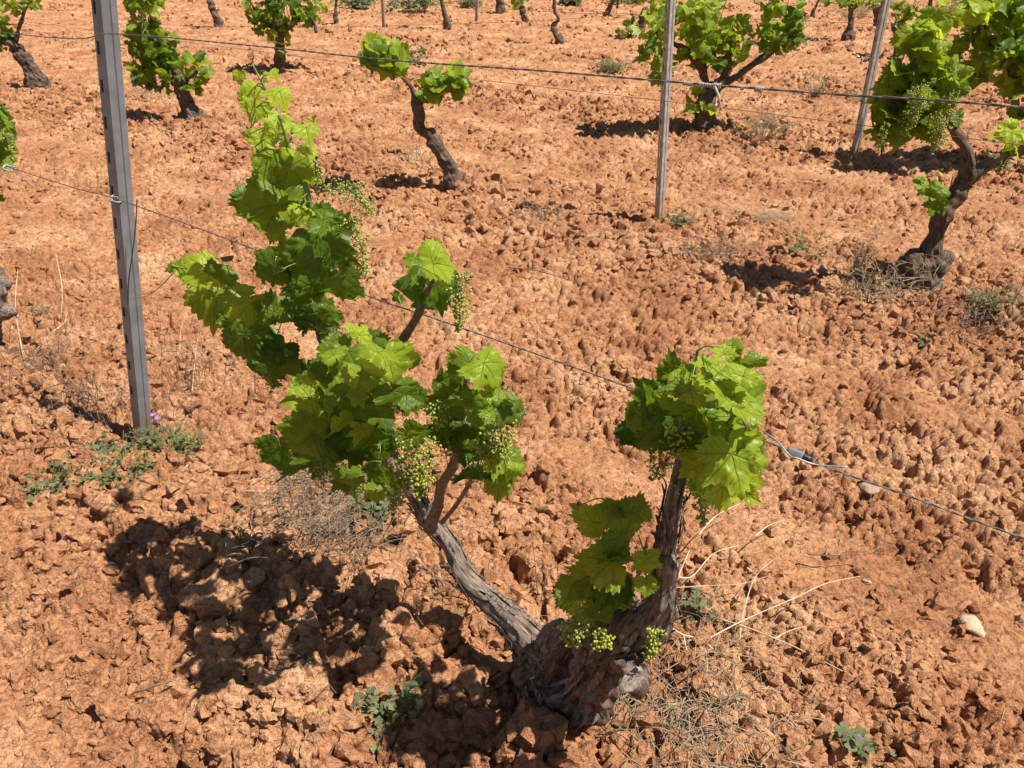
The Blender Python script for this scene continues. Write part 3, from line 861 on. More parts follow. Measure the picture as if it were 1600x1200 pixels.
KEY = {
 1: [(412, 122, 30, 200, .95), (430, 118, 30, 330, .95), (392, 142, 56, 235, .85), (440, 150, 56, 300, .95), (398, 178, 64, 255, .75), (432, 196, 58, 270, .8), (480, 207, 56, 285, .95),
     (484, 240, 46, 290, 1.), (405, 225, 58, 250, .65), (425, 262, 74, 262, .35), (462, 275, 84, 280, .25), (440, 235, 50, 200, .8), (428, 340, 122, 262, .30), (468, 338, 60, 250, .95),
     (520, 385, 138, 315, .12), (425, 430, 84, 262, .12), (500, 460, 100, 290, .18), (478, 458, 60, 230, .1), (490, 500, 80, 265, .1), (452, 410, 80, 240, .1), (540, 440, 70, 300, .15), (415, 300, 70, 240, .4), (455, 195, 40, 90, .9)],
 2: [(272, 418, 36, 170, .85), (312, 428, 82, 215, .92), (348, 422, 60, 60, .12), (335, 483, 118, 255, .38), (398, 490, 92, 285, .55), (382, 540, 92, 275, .12), (425, 475, 70, 100, .18),
     (432, 575, 86, 240, .12), (456, 562, 52, 290, .05), (492, 520, 86, 265, .08), (365, 510, 66, 265, .25), (470, 500, 70, 250, .12)],
 3: [(465, 622, 90, 205, .80), (474, 692, 124, 235, .22), (535, 565, 96, 250, .35), (566, 518, 46, 60, .95), (612, 580, 106, 285, .72), (600, 545, 70, 60, .6), (618, 625, 80, 300, .35), (560, 640, 86, 270, .15),
     (545, 700, 104, 265, .12), (602, 748, 70, 265, .10), (645, 620, 60, 340, .3), (575, 600, 70, 250, .3), (520, 650, 80, 240, .12), (500, 600, 70, 230, .2), (650, 680, 60, 310, .15), (515, 545, 60, 120, .5), (590, 690, 80, 290, .1), (588, 655, 84, 275, .2), (560, 600, 74, 250, .4), (575, 720, 80, 270, .1), (480, 655, 70, 220, .5), (545, 755, 60, 260, .15), (528, 600, 60, 200, .3)],
 4: [(692, 412, 84, 20, .80), (640, 430, 60, 150, .3), (684, 462, 88, 280, .14), (630, 462, 60, 235, .35), (655, 405, 50, 100, .5), (665, 485, 60, 260, .1)],
 5: [(742, 556, 74, 50, .5), (700, 590, 74, 110, .15), (768, 578, 84, 320, .6), (735, 640, 78, 265, .3), (715, 690, 90, 250, .10), (778, 622, 84, 330, .75), (800, 645, 70, 300, .3), (733, 705, 72, 285, .1),
     (748, 752, 84, 265, .12), (797, 732, 74, 300, .4), (779, 765, 50, 265, .5), (690, 640, 70, 220, .2), (760, 660, 70, 280, .4), (770, 720, 60, 280, .15), (715, 560, 50, 100, .4), (680, 680, 60, 230, .12)],
 6: [(988, 662, 84, 210, .12), (1002, 622, 80, 170, .2), (1015, 690, 70, 240, .1), (1008, 648, 120, 195, .10), (1058, 605, 104, 150, .25), (1108, 575, 96, 95, .72), (1148, 612, 128, 60, .62), (1116, 668, 104, 265, .75), (1172, 640, 84, 330, .55), (1150, 735, 132, 290, .75),
     (1072, 705, 90, 265, .08), (1128, 776, 70, 265, .75), (1046, 582, 54, 140, .45), (1180, 690, 80, 350, .5), (1004, 694, 34, 190, .3), (1085, 655, 96, 265, .22), (1165, 578, 70, 60, .7), (1035, 665, 90, 240, .08), (1130, 545, 56, 95, .65), (1100, 740, 90, 265, .3), (1165, 760, 70, 280, .65)],
 7: [(954, 788, 48, 95, .35), (990, 790, 58, 70, .22), (914, 815, 66, 190, .25), (948, 808, 50, 200, .25), (985, 832, 96, 350, .20), (935, 872, 108, 165, .28), (1012, 885, 66, 275, .75), (890, 925, 66, 250, .35), (950, 930, 96, 255, .22),
     (915, 905, 80, 225, .25), (970, 880, 90, 280, .2), (935, 975, 60, 270, .22), (905, 960, 50, 240, .5), (1010, 920, 50, 265, .7)],
}
OFFB = {1: -.09, 2: -.12, 3: -.20, 4: .0, 5: -.06, 6: -.06, 7: -.10}
LBL = {}
for ci, keys in KEY.items():
    r = np.random.default_rng(40 + ci)
    mb = MB()
    for k, (x, y, w, a, t) in enumerate(keys):
        off = OFFB[ci] + r.uniform(-.035, .035)
        if t < .2: off += .02
        if ci in (1, 2, 6, 7): t = min(1, t + (.14 if t > .15 else .05))
        p = PR(x, y, off); W = r_px(w, p) * (.90 if ci != 7 else .9) * (.86 if t > .7 and w < 70 else 1)
        add_leaf(mb, p, W, a + r.uniform(-10, 10), t, r, 'hi', 1.2 if (t < .26 or (t < .4 and r.random() < .5)) else r.uniform(.3, .8), .32, nearest_on(paths[ci], np.array(p)))
    nf = int(len(keys) * {4: .6, 7: .6, 3: 2.4, 5: 1.8, 2: 2.0, 6: 1.5}.get(ci, 1.3))
    for k in range(nf):           # leaves behind the showing ones
        x, y, w, a, t = keys[int(r.integers(len(keys)))]
        if ci == 1 and y < 250: continue
        p = PR(x + r.uniform(-.28, .28) * w, y + r.uniform(-.25, .25) * w, OFFB[ci] + r.uniform(.03, .12 if ci != 3 else .24)); W = r_px(w, p) * r.uniform(.38, .85)
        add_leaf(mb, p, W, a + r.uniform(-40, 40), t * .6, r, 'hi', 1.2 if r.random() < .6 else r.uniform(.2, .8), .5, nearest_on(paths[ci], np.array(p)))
    for k in range(int(len(keys) * .7)):      # smaller leaves between the large ones, on the near side too
        x, y, w, a, t = keys[int(r.integers(len(keys)))]
        p = PR(x + r.uniform(-.36, .36) * w, y + r.uniform(-.36, .36) * w, OFFB[ci] + r.uniform(-.05, .05)); W = r_px(w, p) * r.uniform(.3, .55)
        add_leaf(mb, p, W, a + r.uniform(-50, 50), min(1, t + r.uniform(0, .45)), r, 'hi', r.uniform(.2, .8) if r.random() < .6 else 1.2, .55, nearest_on(paths[ci], np.array(p)))
    mb.build('foliage', [M_LEAF, M_SHOOT], hero)
r = np.random.default_rng(77)
def hc(x, y, off, lpx, wpx, n, br, kind='berry', lean=(0, 0, -1)):
    p = PR(x, y, off); cluster(hero, p, r_px(lpx, p), r_px(wpx, p), n, br, r, kind, lean)
hc(645, 672, -.15, 135, 86, 360, .0033)
hc(618, 720, -.14, 85, 60, 160, .0031)
hc(560, 660, -.15, 70, 40, 128, 0.0020, 'bud')
hc(545, 700, -.13, 95, 56, 240, 0.0021, 'bud')
hc(520, 715, -.09, 70, 40, 144, 0.0020, 'bud')
hc(608, 745, -.12, 70, 36, 192, 0.0022, 'bud')
hc(500, 720, -.1, 50, 60, 112, 0.0019, 'bud')
hc(683, 625, -.10, 50, 48, 110, .0030)
hc(780, 655, -.10, 70, 70, 190, .0030)
hc(755, 680, -.10, 45, 50, 110, .0029)
hc(540, 290, -.10, 60, 60, 176, 0.0019, 'bud', (.5, 0, -.6))
hc(548, 335, -.11, 110, 44, 272, 0.0019, 'bud', (.1, 0, -1))
hc(500, 300, -.10, 50, 50, 112, 0.0019, 'bud', (1, 0, .1))
hc(490, 248, -.10, 60, 24, 96, 0.0018, 'bud')
hc(712, 440, -.03, 90, 46, 272, 0.0022, 'bud')
hc(710, 436, -.03, 30, 30, 64, 0.0020, 'bud', (1, 0, 0.1))
hc(415, 570, -.10, 55, 36, 96, 0.0018, 'bud')
hc(1062, 650, -.08, 80, 56, 190, .0024)
hc(1060, 745, -.03, 80, 36, 208, 0.0020, 'bud')
hc(1030, 700, -.06, 60, 56, 144, 0.0020, 'bud')
hc(1092, 780, -.05, 60, 34, 128, 0.0020, 'bud', (.2, 0, -1))
hc(900, 962, -.16, 62, 62, 170, .0031, 'berry', (-.1, 0, -1))
hc(925, 990, -.17, 34, 50, 90, .0031, 'berry', (.7, 0, -.6))
hc(1024, 985, -.10, 62, 30, 110, .0033, 'berry', (-.15, 0, -1))
def tendril(lst, parent=hero):
    P = [PR(x, y, o) for x, y, o in lst]; Q = smooth_path(P, 7); mb = MB()
    v, f = tube(Q, np.linspace(.0013, .0006, len(Q)), 5); mb.add(v, f); mb.build('tendril', M_SHOOT, parent, attrs=())
tendril([(272, 425, -.1), (250, 448, -.11), (228, 463, -.12), (200, 467, -.12)])
tendril([(240, 455, -.11), (222, 460, -.12), (208, 450, -.12)])
tendril([(400, 175, -.1), (388, 205, -.12), (375, 190, -.12), (360, 196, -.12)])
tendril([(393, 100, -.1), (396, 88, -.1), (394, 78, -.1)])
tendril([(565, 520, -.1), (530, 520, -.13), (500, 515, -.14), (482, 504, -.14)])
tendril([(575, 560, -.12), (548, 590, -.15), (520, 592, -.16), (510, 575, -.15), (522, 560, -.14)])
tendril([(560, 590, -.14), (575, 620, -.17), (600, 620, -.17)])
relocate(hero)

# ------------------------------------------------------------------ THE OTHER VINES
def vine(base, label, limbs, crowns, dark=True, lw=.105, voxel=.009, res='mid', seed=0, clusters=(), planeY=None, spread=.16, cuts=()):
    """limbs: pixel polylines with pixel radius, on the upright plane through the base; crowns: (x, y, rx, ry, n, tint)"""
    r = np.random.default_rng(1000 + seed)
    b = PG(*base); b.z = GH(b.x, b.y); Y = planeY or b.y
    root = empty('grapevine', b, label, 'grapevine', 'grapevines in the field')
    ch = []; sk = []
    for li, L in enumerate(limbs):
        P = []; rad = []
        for k, (x, y, rp) in enumerate(L):
            dz = 0 if (li == 0 and k < 2) else r.uniform(-.03, .03)
            p = PV(x, y, Y + dz); P.append(p); rad.append(r_px(rp, p) * (.73 if k or li else .95))
        if li == 0:
            P.insert(0, P[0] + Vector((0, 0, -.10))); rad.insert(0, rad[0] * 1.15)
        ch.append((P, rad)); sk.append(smooth_path(P, 4))
    bark('trunk', ch, voxel, root, M_BARKD if dark else M_BARK, .010 if voxel < .012 else .005, 45, seed + 5, .020)
    for (x, y, rx, ry, n, t) in crowns:
        mb = MB(); c = PV(x, y, Y); sx = r_px(rx, c); sz = r_px(ry, c) / CC
        n = max(6, int(n * .84)); t = t + .07
        # a few shoots running up through the clump
        sh = []
        for q in range(max(1, n // 18)):
            a = c + Vector((r.uniform(-.5, .5) * sx, r.uniform(-.5, .5) * spread, -sz * .8)); e = c + Vector((r.uniform(-.8, .8) * sx, r.uniform(-.8, .8) * spread, sz * .95))
            P = smooth_path([a, (a + e) / 2 + Vector((r.uniform(-.04, .04), 0, 0)), e], 5); sh.append(P)
            v, f = tube(P, np.linspace(.006, .002, len(P)), 5); mb.add(v, f, None, 1, .4)
        st = nearest_on(sk, np.array(c)); P = smooth_path([st, (np.array(st) + sh[0][0]) / 2, sh[0][0]], 4)
        v, f = tube(P, .007, 5); mb.add(v, f, None, 1, .2)
        for q in range(n):
            d = r.normal(size=3); d /= np.linalg.norm(d); d *= r.uniform(.35, 1.0) ** .6
            wob = 1 + .25 * math.sin(d[0] * 5 + seed) * math.cos(d[2] * 6 + x)
            p = np.array(c) + d * np.array([sx, spread, sz]) * wob
            up = (d[2] + 1) / 2
            add_leaf(mb, p, lw * r.uniform(.55, 1.15), 270 + d[0] * 60 + r.normal() * 40, t + (up - .5) * .35 + r.normal() * .12, r, res, 1.2 if r.random() < .45 - .3 * d[2] else r.uniform(.1, .8), .6,
                     nearest_on(sh, p) if r.random() < .6 else None)
        mb.build('foliage', [M_LEAF, M_SHOOT], root)
    for (x, y, l, w, n, kind) in clusters:
        p = PV(x, y, Y - spread * 1.3); cluster(root, p, r_px(l, p), r_px(w, p), n, .0042 if kind == 'berry' else .0034, r, kind)
    relocate(root)
    return root
# right-hand vine of the second row
vine((1435, 452), 'old grapevine at the right with a knotted trunk base and a tall drooping leafy arm',
     [[(1435, 432, 32), (1450, 402, 23), (1462, 370, 17), (1474, 335, 17), (1498, 302, 18), (1510, 268, 14)],
      [(1512, 272, 13), (1512, 240, 11), (1498, 215, 9), (1486, 196, 8), (1470, 150, 6)],
      [(1508, 285, 13), (1540, 260, 9), (1570, 240, 8), (1600, 235, 8), (1650, 215, 8)],
      [(1418, 420, 24), (1428, 402, 18)], [(1465, 415, 20), (1478, 402, 14)]],
     [(1440, 120, 44, 62, 62, .42), (1398, 185, 34, 42, 36, .28), (1470, 160, 36, 50, 36, .35), (1450, 62, 26, 24, 16, .8), (1585, 222, 28, 24, 14, .8), (1455, 300, 26, 26, 9, .4), (1415, 130, 30, 30, 14, .5)],
     dark=True, lw=.13, voxel=.007, res='hi', seed=1, spread=.13,
     clusters=[(1475, 170, 66, 44, 420, 'berry'), (1440, 130, 60, 40, 260, 'berry'), (1425, 165, 50, 30, 100, 'berry'), (1382, 190, 46, 26, 90, 'bud'), (1490, 140, 40, 30, 90, 'berry')])
vine((703, 300), 'twisted S shaped grapevine standing alone in mid field with two small leafy heads',
     [[(708, 290, 12), (700, 262, 14), (688, 238, 13), (672, 212, 13), (656, 200, 11), (655, 178, 10), (650, 158, 10)],
      [(650, 160, 9), (645, 142, 5), (638, 130, 4), (620, 115, 3)], [(654, 160, 8), (665, 148, 6), (690, 125, 4)], [(712, 285, 10), (724, 272, 7)]],
     [(584, 82, 20, 20, 20, .5), (616, 96, 23, 30, 34, .45), (676, 136, 24, 20, 28, .4), (712, 120, 19, 20, 24, .55)],
     lw=.13, voxel=.008, seed=2, res='mid', spread=.12)
vine((300, 192), 'dark grapevine right of the near metal post with tall leafy column and round head',
     [[(302, 188, 18), (292, 165, 15), (285, 145, 14), (278, 125, 13), (268, 105, 9), (255, 80, 7), (235, 30, 6)], [(284, 135, 9), (295, 120, 6), (306, 112, 5)], [(310, 192, 14), (322, 184, 9)]],
     [(225, 20, 30, 36, 55, .5), (235, 70, 34, 36, 60, .32), (262, 100, 24, 36, 34, .28), (215, 105, 20, 28, 24, .35), (306, 112, 24, 24, 30, .4), (245, 125, 20, 20, 18, .3), (220, -25, 30, 26, 30, .6)],
     lw=.12, voxel=.009, seed=3)
vine((52, 140), 'grapevine at the upper left edge with a thick leaning trunk and a thin upright cane',
     [[(56, 128, 17), (48, 108, 14), (35, 90, 13), (24, 75, 11), (15, 68, 8), (-5, 60, 6)], [(22, 74, 5), (28, 50, 4), (36, 25, 3.5), (42, 5, 3)], [(58, 130, 12), (68, 124, 8)]],
     [(-2, 50, 24, 26, 34, .3), (35, 0, 30, 20, 34, .5), (-5, 12, 22, 26, 26, .55)], lw=.12, voxel=.010, seed=4)
vine((1100, 205), 'broad grapevine behind the middle metal post with several thick arms and a wide leafy crown',
     [[(1103, 198, 20), (1102, 178, 20), (1104, 155, 19), (1108, 138, 15)], [(1108, 140, 9), (1100, 120, 8), (1098, 100, 8), (1095, 70, 5)],
      [(1115, 140, 11), (1128, 125, 9), (1138, 105, 8), (1140, 85, 4)], [(1120, 138, 8), (1150, 120, 7), (1180, 98, 6.5), (1210, 78, 6), (1235, 55, 5), (1250, 20, 4)],
      [(1098, 110, 8), (1080, 85, 8), (1060, 72, 7), (1040, 62, 5), (1025, 50, 4)]],
     [(1022, 52, 22, 36, 46, .5), (1032, 108, 16, 30, 30, .35), (1100, 42, 46, 34, 90, .5), (1115, 85, 34, 24, 60, .3), (1155, 62, 26, 26, 28, .5), (1095, 158, 22, 20, 22, .6), (1210, 30, 20, 50, 55, .45),
      (1236, 40, 18, 44, 40, .2), (1060, 10, 24, 20, 26, .6), (1195, -20, 40, 22, 30, .5), (1085, 70, 50, 26, 30, .35)], lw=.12, voxel=.011, seed=5, spread=.25)
vine((435, 112), 'grapevine with a dark straight trunk and a wide dark crown in the upper left field',
     [[(438, 102, 10), (437, 80, 10), (437, 55, 9), (438, 30, 8)], [(440, 50, 5), (470, 30, 5), (490, 35, 4), (494, 50, 3.5)], [(436, 50, 5), (410, 30, 4), (395, 10, 3)]],
     [(410, 10, 34, 26, 60, .35), (440, 20, 36, 26, 70, .12), (475, 10, 30, 26, 50, .3), (438, 55, 18, 26, 30, .45), (415, 40, 12, 18, 14, .3), (480, 22, 18, 18, 18, .1), (430, -25, 50, 20, 50, .4)], lw=.12, voxel=.013, seed=6, spread=.3)
# big vine whose trunk is just outside the right edge
vine((1722, 262), 'wide leafy grapevine reaching in at the right edge behind the drooping vine',
     [[(1720, 250, 22), (1705, 215, 20), (1680, 180, 16), (1640, 140, 12), (1600, 100, 9), (1560, 60, 6), (1530, 30, 4)], [(1690, 190, 14), (1720, 120, 10), (1740, 50, 6)]],
     [(1560, 40, 46, 40, 70, .35), (1600, 75, 40, 46, 70, .25), (1530, 85, 36, 36, 46, .30), (1510, 18, 28, 22, 24, .75), (1605, 150, 20, 40, 30, .25), (1660, 60, 60, 60, 90, .4), (1575, 0, 50, 24, 40, .5), (1500, 100, 22, 22, 18, .3), (1580, 110, 24, 20, 22, .5)],
     lw=.14, voxel=.011, seed=7, spread=.28)
# left neighbour in the near row, cut by the left edge
vine((-45, 545), 'grapevine cut by the left edge with large leaves and a grey knotted trunk',
     [[(-40, 530, 34), (-26, 490, 32), (-14, 465, 30), (-20, 430, 26), (-40, 380, 20), (-50, 320, 14)], [(-12, 460, 22), (4, 440, 16)], [(-14, 490, 22), (6, 485, 17)]],
     [(-32, 170, 34, 56, 26, .3), (-38, 245, 40, 50, 28, .35), (-70, 220, 50, 70, 30, .3), (-60, 330, 40, 40, 14, .2)],
     dark=False, lw=.13, voxel=.008, res='hi', seed=8, spread=.12, clusters=[(5, 205, 50, 26, 60, 'bud')])
# far vines
far = [
 ((337, 42), 'far grapevine trunk at the top left, thick and leaning left', [[(342, 36, 7), (335, 22, 8), (330, 8, 7), (326, -8, 6)]], [(322, -32, 26, 20, 30, .3)]),
 ((525, 34), 'slim upright far grapevine trunk left of the green weeds at the top', [[(525, 30, 4), (524, 15, 3.5), (526, 0, 3.5), (526, -15, 3)]], [(510, -22, 26, 22, 30, .3), (500, 12, 10, 8, 10, .8)]),
 ((697, 42), 'leaning far grapevine trunk right of the green weeds at the top centre', [[(698, 36, 6), (694, 18, 4.5), (690, 2, 4), (688, -15, 4)]], [(680, -38, 32, 22, 34, .3)]),
 ((782, 18), 'short dark far grapevine trunk at the top centre', [[(782, 16, 8), (781, 4, 8), (780, -8, 7)]], [(770, -22, 24, 18, 26, .3)]),
 ((818, 33), 'small far grapevine with drooping green crown at the top centre', [[(820, 30, 5), (817, 20, 7), (815, 12, 6)]], [(812, 2, 20, 12, 36, .35), (800, -16, 24, 12, 20, .4)]),
 ((872, 65), 'thin S shaped far grapevine trunk at the top centre right', [[(874, 60, 6), (866, 48, 5), (864, 40, 4.5), (873, 30, 3.5), (867, 18, 3.5), (866, 2, 4), (864, -12, 4)]], [(855, -30, 26, 18, 30, .3)]),
 ((950, 25), 'forked far grapevine trunk near the top centre right', [[(948, 22, 5), (954, 10, 5), (960, -4, 4)], [(964, 12, 2.5), (966, 0, 2)]], [(960, -20, 26, 16, 26, .4)]),
 ((1003, 58), 'dark knotted far grapevine with a low leaf tuft left of the broad crown', [[(1000, 54, 7), (1002, 38, 8), (1006, 20, 8), (1010, 14, 6)]], [(984, 45, 18, 13, 28, .2), (1010, -10, 26, 14, 24, .4)]),
 ((1325, 60), 'far grapevine with flared dark trunk left of the leaning post', [[(1326, 54, 10), (1329, 40, 6), (1330, 22, 5.5), (1330, 8, 5)]], [(1325, 2, 26, 10, 40, .35), (1300, -8, 24, 12, 20, .4)]),
 ((1375, 45), 'stout far grapevine trunk partly behind the leaning post', [[(1373, 42, 8), (1371, 28, 7.5), (1370, 12, 7)]], [(1368, 2, 26, 10, 40, .3)]),
 ((1401, 92), 'bent far grapevine with one small round leafy head right of the leaning post', [[(1400, 88, 4.5), (1400, 72, 4.5), (1404, 58, 5), (1398, 48, 4.5), (1394, 40, 3)], [(1402, 48, 3), (1408, 38, 2.5)]], [(1409, 25, 13, 20, 36, .2)]),
 ((1450, 30), 'thin dark far grapevine trunk above the drooping vine', [[(1448, 28, 5), (1452, 12, 4), (1454, -4, 4)]], [(1452, -20, 26, 12, 22, .3)]),
 ((1268, 24), 'small far grapevine at the top right above the broad crown', [[(1270, 20, 3), (1276, 8, 2.5), (1282, -6, 2.5)]], [(1280, -20, 20, 12, 20, .3)]),
 ((1120, 14), 'far grapevine hidden behind the top of the broad crown', [[(1118, 14, 8), (1116, 4, 7)]], [(1120, 8, 26, 14, 24, .15)]),
]
for i, (b, lab, limbs, cr) in enumerate(far):
    vine(b, lab, limbs, cr, lw=.13, voxel=.014, seed=20 + i, res='lo', spread=.25)

# ------------------------------------------------------------------ POSTS
def post(name, base, axis, H, wid, dep_, yaw, mat, label, notch=.09, holes='left', seed=0):
    """open metal channel: web, two flanges with a row of slots, return lips"""
    root = empty(name, base, label, 'metal post', 'trellis posts')
    ax = Vector(axis).normalized()
    f = Vector((math.sin(yaw), -math.cos(yaw), 0)); f = (f - ax * f.dot(ax)).normalized(); s = ax.cross(f).normalized() * -1
    s = f.cross(ax).normalized()
    # profile in (s, f) coordinates: web towards the viewer with a shallow central rib
    w = wid / 2; d = dep_
    prof = [(-w * .55, -d * .98), (-w, -d), (-w, -d * .35), (-w * .80, 0), (-w * .18, 0), (-w * .08, -.0035), (w * .08, -.0035), (w * .18, 0), (w * .86, 0), (w, -d * .30), (w, -d), (w * .55, -d * .98)]
    zs = []; z = -.25
    while z < H:
        zs.append((z, False)); z += notch * .66
        if z < H: zs.append((z, True)); z += notch * .34
    zs.append((H, False))
    mb = MB(); V = []
    n = len(prof)
    for z, _ in zs:
        for a, b in prof: V.append(list(s * a + f * b + ax * z))
    F = []
    for i in range(len(zs) - 1):
        hole = zs[i][1] and zs[i][0] > .1
        for j in range(n - 1):
            if hole and j in (1, 9): 
                continue
            F.append((i * n + j, i * n + j + 1, (i + 1) * n + j + 1, (i + 1) * n + j))
    mb.add(V, F)
    # narrow bridges left in front of and behind each slot
    for i in range(len(zs) - 1):
        if zs[i][1] and zs[i][0] > .1:
            z0, z1 = zs[i][0], zs[i + 1][0]
            for sg, ya, yb in ((-w, -d, -d * .82), (-w, -d * .50, -d * .35), (w, -d, -d * .82), (w, -d * .5, -d * .30)):
                q = [s * sg + f * ya + ax * z0, s * sg + f * yb + ax * z0, s * sg + f * yb + ax * z1, s * sg + f * ya + ax * z1]
                mb.add([list(v) for v in q], [(0, 1, 2, 3)])
    o = mb.build('channel', mat, root, smooth=False, attrs=())
    md = o.modifiers.new('thick', 'SOLIDIFY'); md.thickness = .0022; md.offset = 0
    return root, ax
pb1 = PG(231, 692); t1 = PV(170, 0, pb1.y)
ax1 = (t1 - pb1)
P1, _ = post('trellis_post', pb1, ax1, 1.72, .048, .038, R(54), M_POST, 'near grey galvanised channel post leaning right, with a row of slots', .095)
pb2 = PG(1033, 348); t2 = PV(1052, 0, pb2.y)
P2, _ = post('trellis_post', pb2, t2 - pb2, 1.55, .052, .030, R(42), M_POSTR, 'middle weathered metal post standing among dry weeds in the second row', .095)
pb3 = PG(1338, 243); t3 = PV(1388, 0, pb3.y)
P3, _ = post('trellis_post', pb3, t3 - pb3, 1.5, .060, .032, R(22), M_POSTR, 'farther slanting metal post left of the drooping vine', .11)
pb4 = PG(599, 40)
post('trellis_post', pb4, PV(597, 0, pb4.y) - pb4, 1.5, .06, .03, R(-20), M_POSTR, 'thin far post at the top, left one of the two in the distance', .12)
pb5 = PG(744, 33)
post('trellis_post', pb5, PV(745, 0, pb5.y) - pb5, 1.5, .06, .03, R(-20), M_POSTR, 'thin far post at the top, right one of the two in the distance', .12)

# ------------------------------------------------------------------ WIRES
def wire(name, pts, rad, mat, label, twist=False, root=None, kids=()):
    Q = smooth_path(pts, 14); mb = MB()
    if twist:
        L = np.concatenate([[0], np.cumsum(np.linalg.norm(np.diff(Q, axis=0), axis=1))])
        m = int(L[-1] / .006); Ls = np.linspace(0, L[-1], m); P = np.stack([np.interp(Ls, L, Q[:, i]) for i in range(3)], -1)
        T, A, B = frames(P)
        for ph in (0, math.pi):
            a = Ls / .05 * 2 * math.pi + ph
            S = P + rad * .36 * (np.cos(a)[:, None] * A + np.sin(a)[:, None] * B)
            v, f = tube(S, rad * .62, 5); mb.add(v, f)
    else:
        v, f = tube(Q, rad, 6); mb.add(v, f)
    if root is not None: return mb.build(name, mat, root, attrs=())
    o = mb.build(name, mat, None, attrs=()); tag(o, label, 'wire', 'trellis wires'); return o
def ext(p, q, d):   # run on past q, level
    v = (q - p); v.z = 0; v.normalize(); return q + v * d
off1 = .0
up = [PR(x, y, .0) for x, y in ((0, 50), (180, 53), (400, 72), (600, 93), (850, 111), (1040, 127), (1300, 147), (1600, 168))]
up = [ext(up[1], up[0], 3.0)] + up + [ext(up[-2], up[-1], .5)]
w_up = wire('trellis_wire', up, .0015, M_WIRE, 'upper twisted wire of the near row crossing the whole picture near the top', True)
lo = [PR(x, y, .03) for x, y in ((20, 263), (182, 311), (425, 400), (560, 457), (700, 505), (985, 606), (1240, 707))]
lo = [ext(lo[1], lo[0], 3.0)] + lo
w_lo = wire('trellis_wire', lo + [PR(1262, 716, .03)], .0017, M_WIRE, 'lower near wire running from the near post behind the leaves to the shiny tensioner', True)
lo2 = [PR(x, y, .03) for x, y in ((1240, 709), (1300, 733), (1450, 786), (1600, 841))]
lo2.append(ext(lo2[-2], lo2[-1], .5))
wire('trellis_wire', lo2, .0017, M_WIRE, 'lower wire of the near row from the tensioner to the right edge', True)
def rowline(label, pts, row, rad, e0=6, e1=3):
    P = [PR(x, y, 0, row) for x, y in pts]; P = [ext(P[1], P[0], e0)] + P + [ext(P[-2], P[-1], e1)]
    wire('trellis_wire', P, rad, M_WIRE, label)
rowline('thin rusty lower wire of the second row passing the middle post', [(420, 82), (620, 112), (740, 124), (1040, 158), (1356, 197), (1600, 227)], 3.85, .0016)
rowline('thin wire of the third row passing the top of the leaning post', [(820, 16), (1000, 22), (1180, 30), (1379, 37), (1600, 42)], 6.75, .0018)
rowline('faint distant wire at the top left of the field', [(270, 39), (420, 42), (620, 40), (820, 33), (1000, 22)], 8.4, .0020, 3, .2)
# tensioner on the lower wire
tn = empty('wire_tensioner', PR(1248, 709, .03), 'shiny metal gripper with black sleeve joining two lengths of the near lower wire', 'wire tensioner')
c0 = PR(1240, 707, .03); c1 = PR(1262, 716, .03); dirw = (c1 - c0).normalized()
mb = MB(); v, f = tube([list(c0 - dirw * .008), list(c0 - dirw * .006), list(c0 + dirw * .012), list(c0 + dirw * .014)], [.003, .0062, .0066, .0045], 12); mb.add(v, f); mb.build('collar', M_CLIP, tn, smooth=False, attrs=())
mb = MB(); v, f = tube([list(c0 + dirw * .010), list(c0 + dirw * .014), list(c0 + dirw * .022), list(c0 + dirw * .028)], [.0045, .0048, .0042, .002], 12); mb.add(v, f); mb.build('sleeve', M_BLACK, tn, attrs=())
mb = MB(); v, f = tube(smooth_path([PR(1195, 676, .03), PR(1215, 690, .02), PR(1234, 712, .01), PR(1246, 716, .01), PR(1275, 726, .02), PR(1325, 730, .03)], 6), .0013, 6); mb.add(v, f)
mb.build('wire_tail', M_WIREN, tn, attrs=())
relocate(tn)
# twine wound round the upper wire
tw = empty('twine_binding', PR(1120, 131), 'pale twine wound round the upper wire right of the middle post, with hanging loop', 'twine')
mb = MB()
def wrap(x0, x1, turns, rad):
    a = PR(x0, 128 + (x0 - 1040) * .078); b = PR(x1, 128 + (x1 - 1040) * .078)
    T = (b - a).normalized(); s1 = T.cross(Vector((0, 0, 1))).normalized(); s2 = T.cross(s1)
    q = []
    for i in range(turns * 8 + 1):
        t = i / (turns * 8); q.append(list(a.lerp(b, t) + (s1 * math.cos(i * .785) + s2 * math.sin(i * .785)) * rad * .62 * (1 + .15 * math.sin(i))))
    mb = MB(); v, f = tube(q, .0008, 5); mb.add(v, f); mb.build('coil', M_TWINE, tw, attrs=())
for x0, x1, k, rr in ((1068, 1083, 6, .0034), (1092, 1100, 4, .0042), (1101, 1113, 5, .003), (1114, 1126, 5, .0045), (1158, 1163, 2, .0036), (1180, 1193, 5, .0042)): wrap(x0, x1, k, rr)
mb = MB(); v, f = tube(smooth_path([PR(1117, 136, -.01), PR(1122, 148, -.015), PR(1124, 160, -.015), PR(1121, 167, -.012), PR(1117, 164, -.01)], 6), .0016, 6); mb.add(v, f)
mb.build('loop', M_TWINE, tw, attrs=()); mb = MB()
v, f = tube(smooth_path([PR(1190, 140, -.004), PR(1189, 150, -.004), PR(1182, 154, -.004)], 4), .0007, 4); mb.add(v, f)
mb.build('loose_end', M_TWINE, tw, attrs=())
relocate(tw)
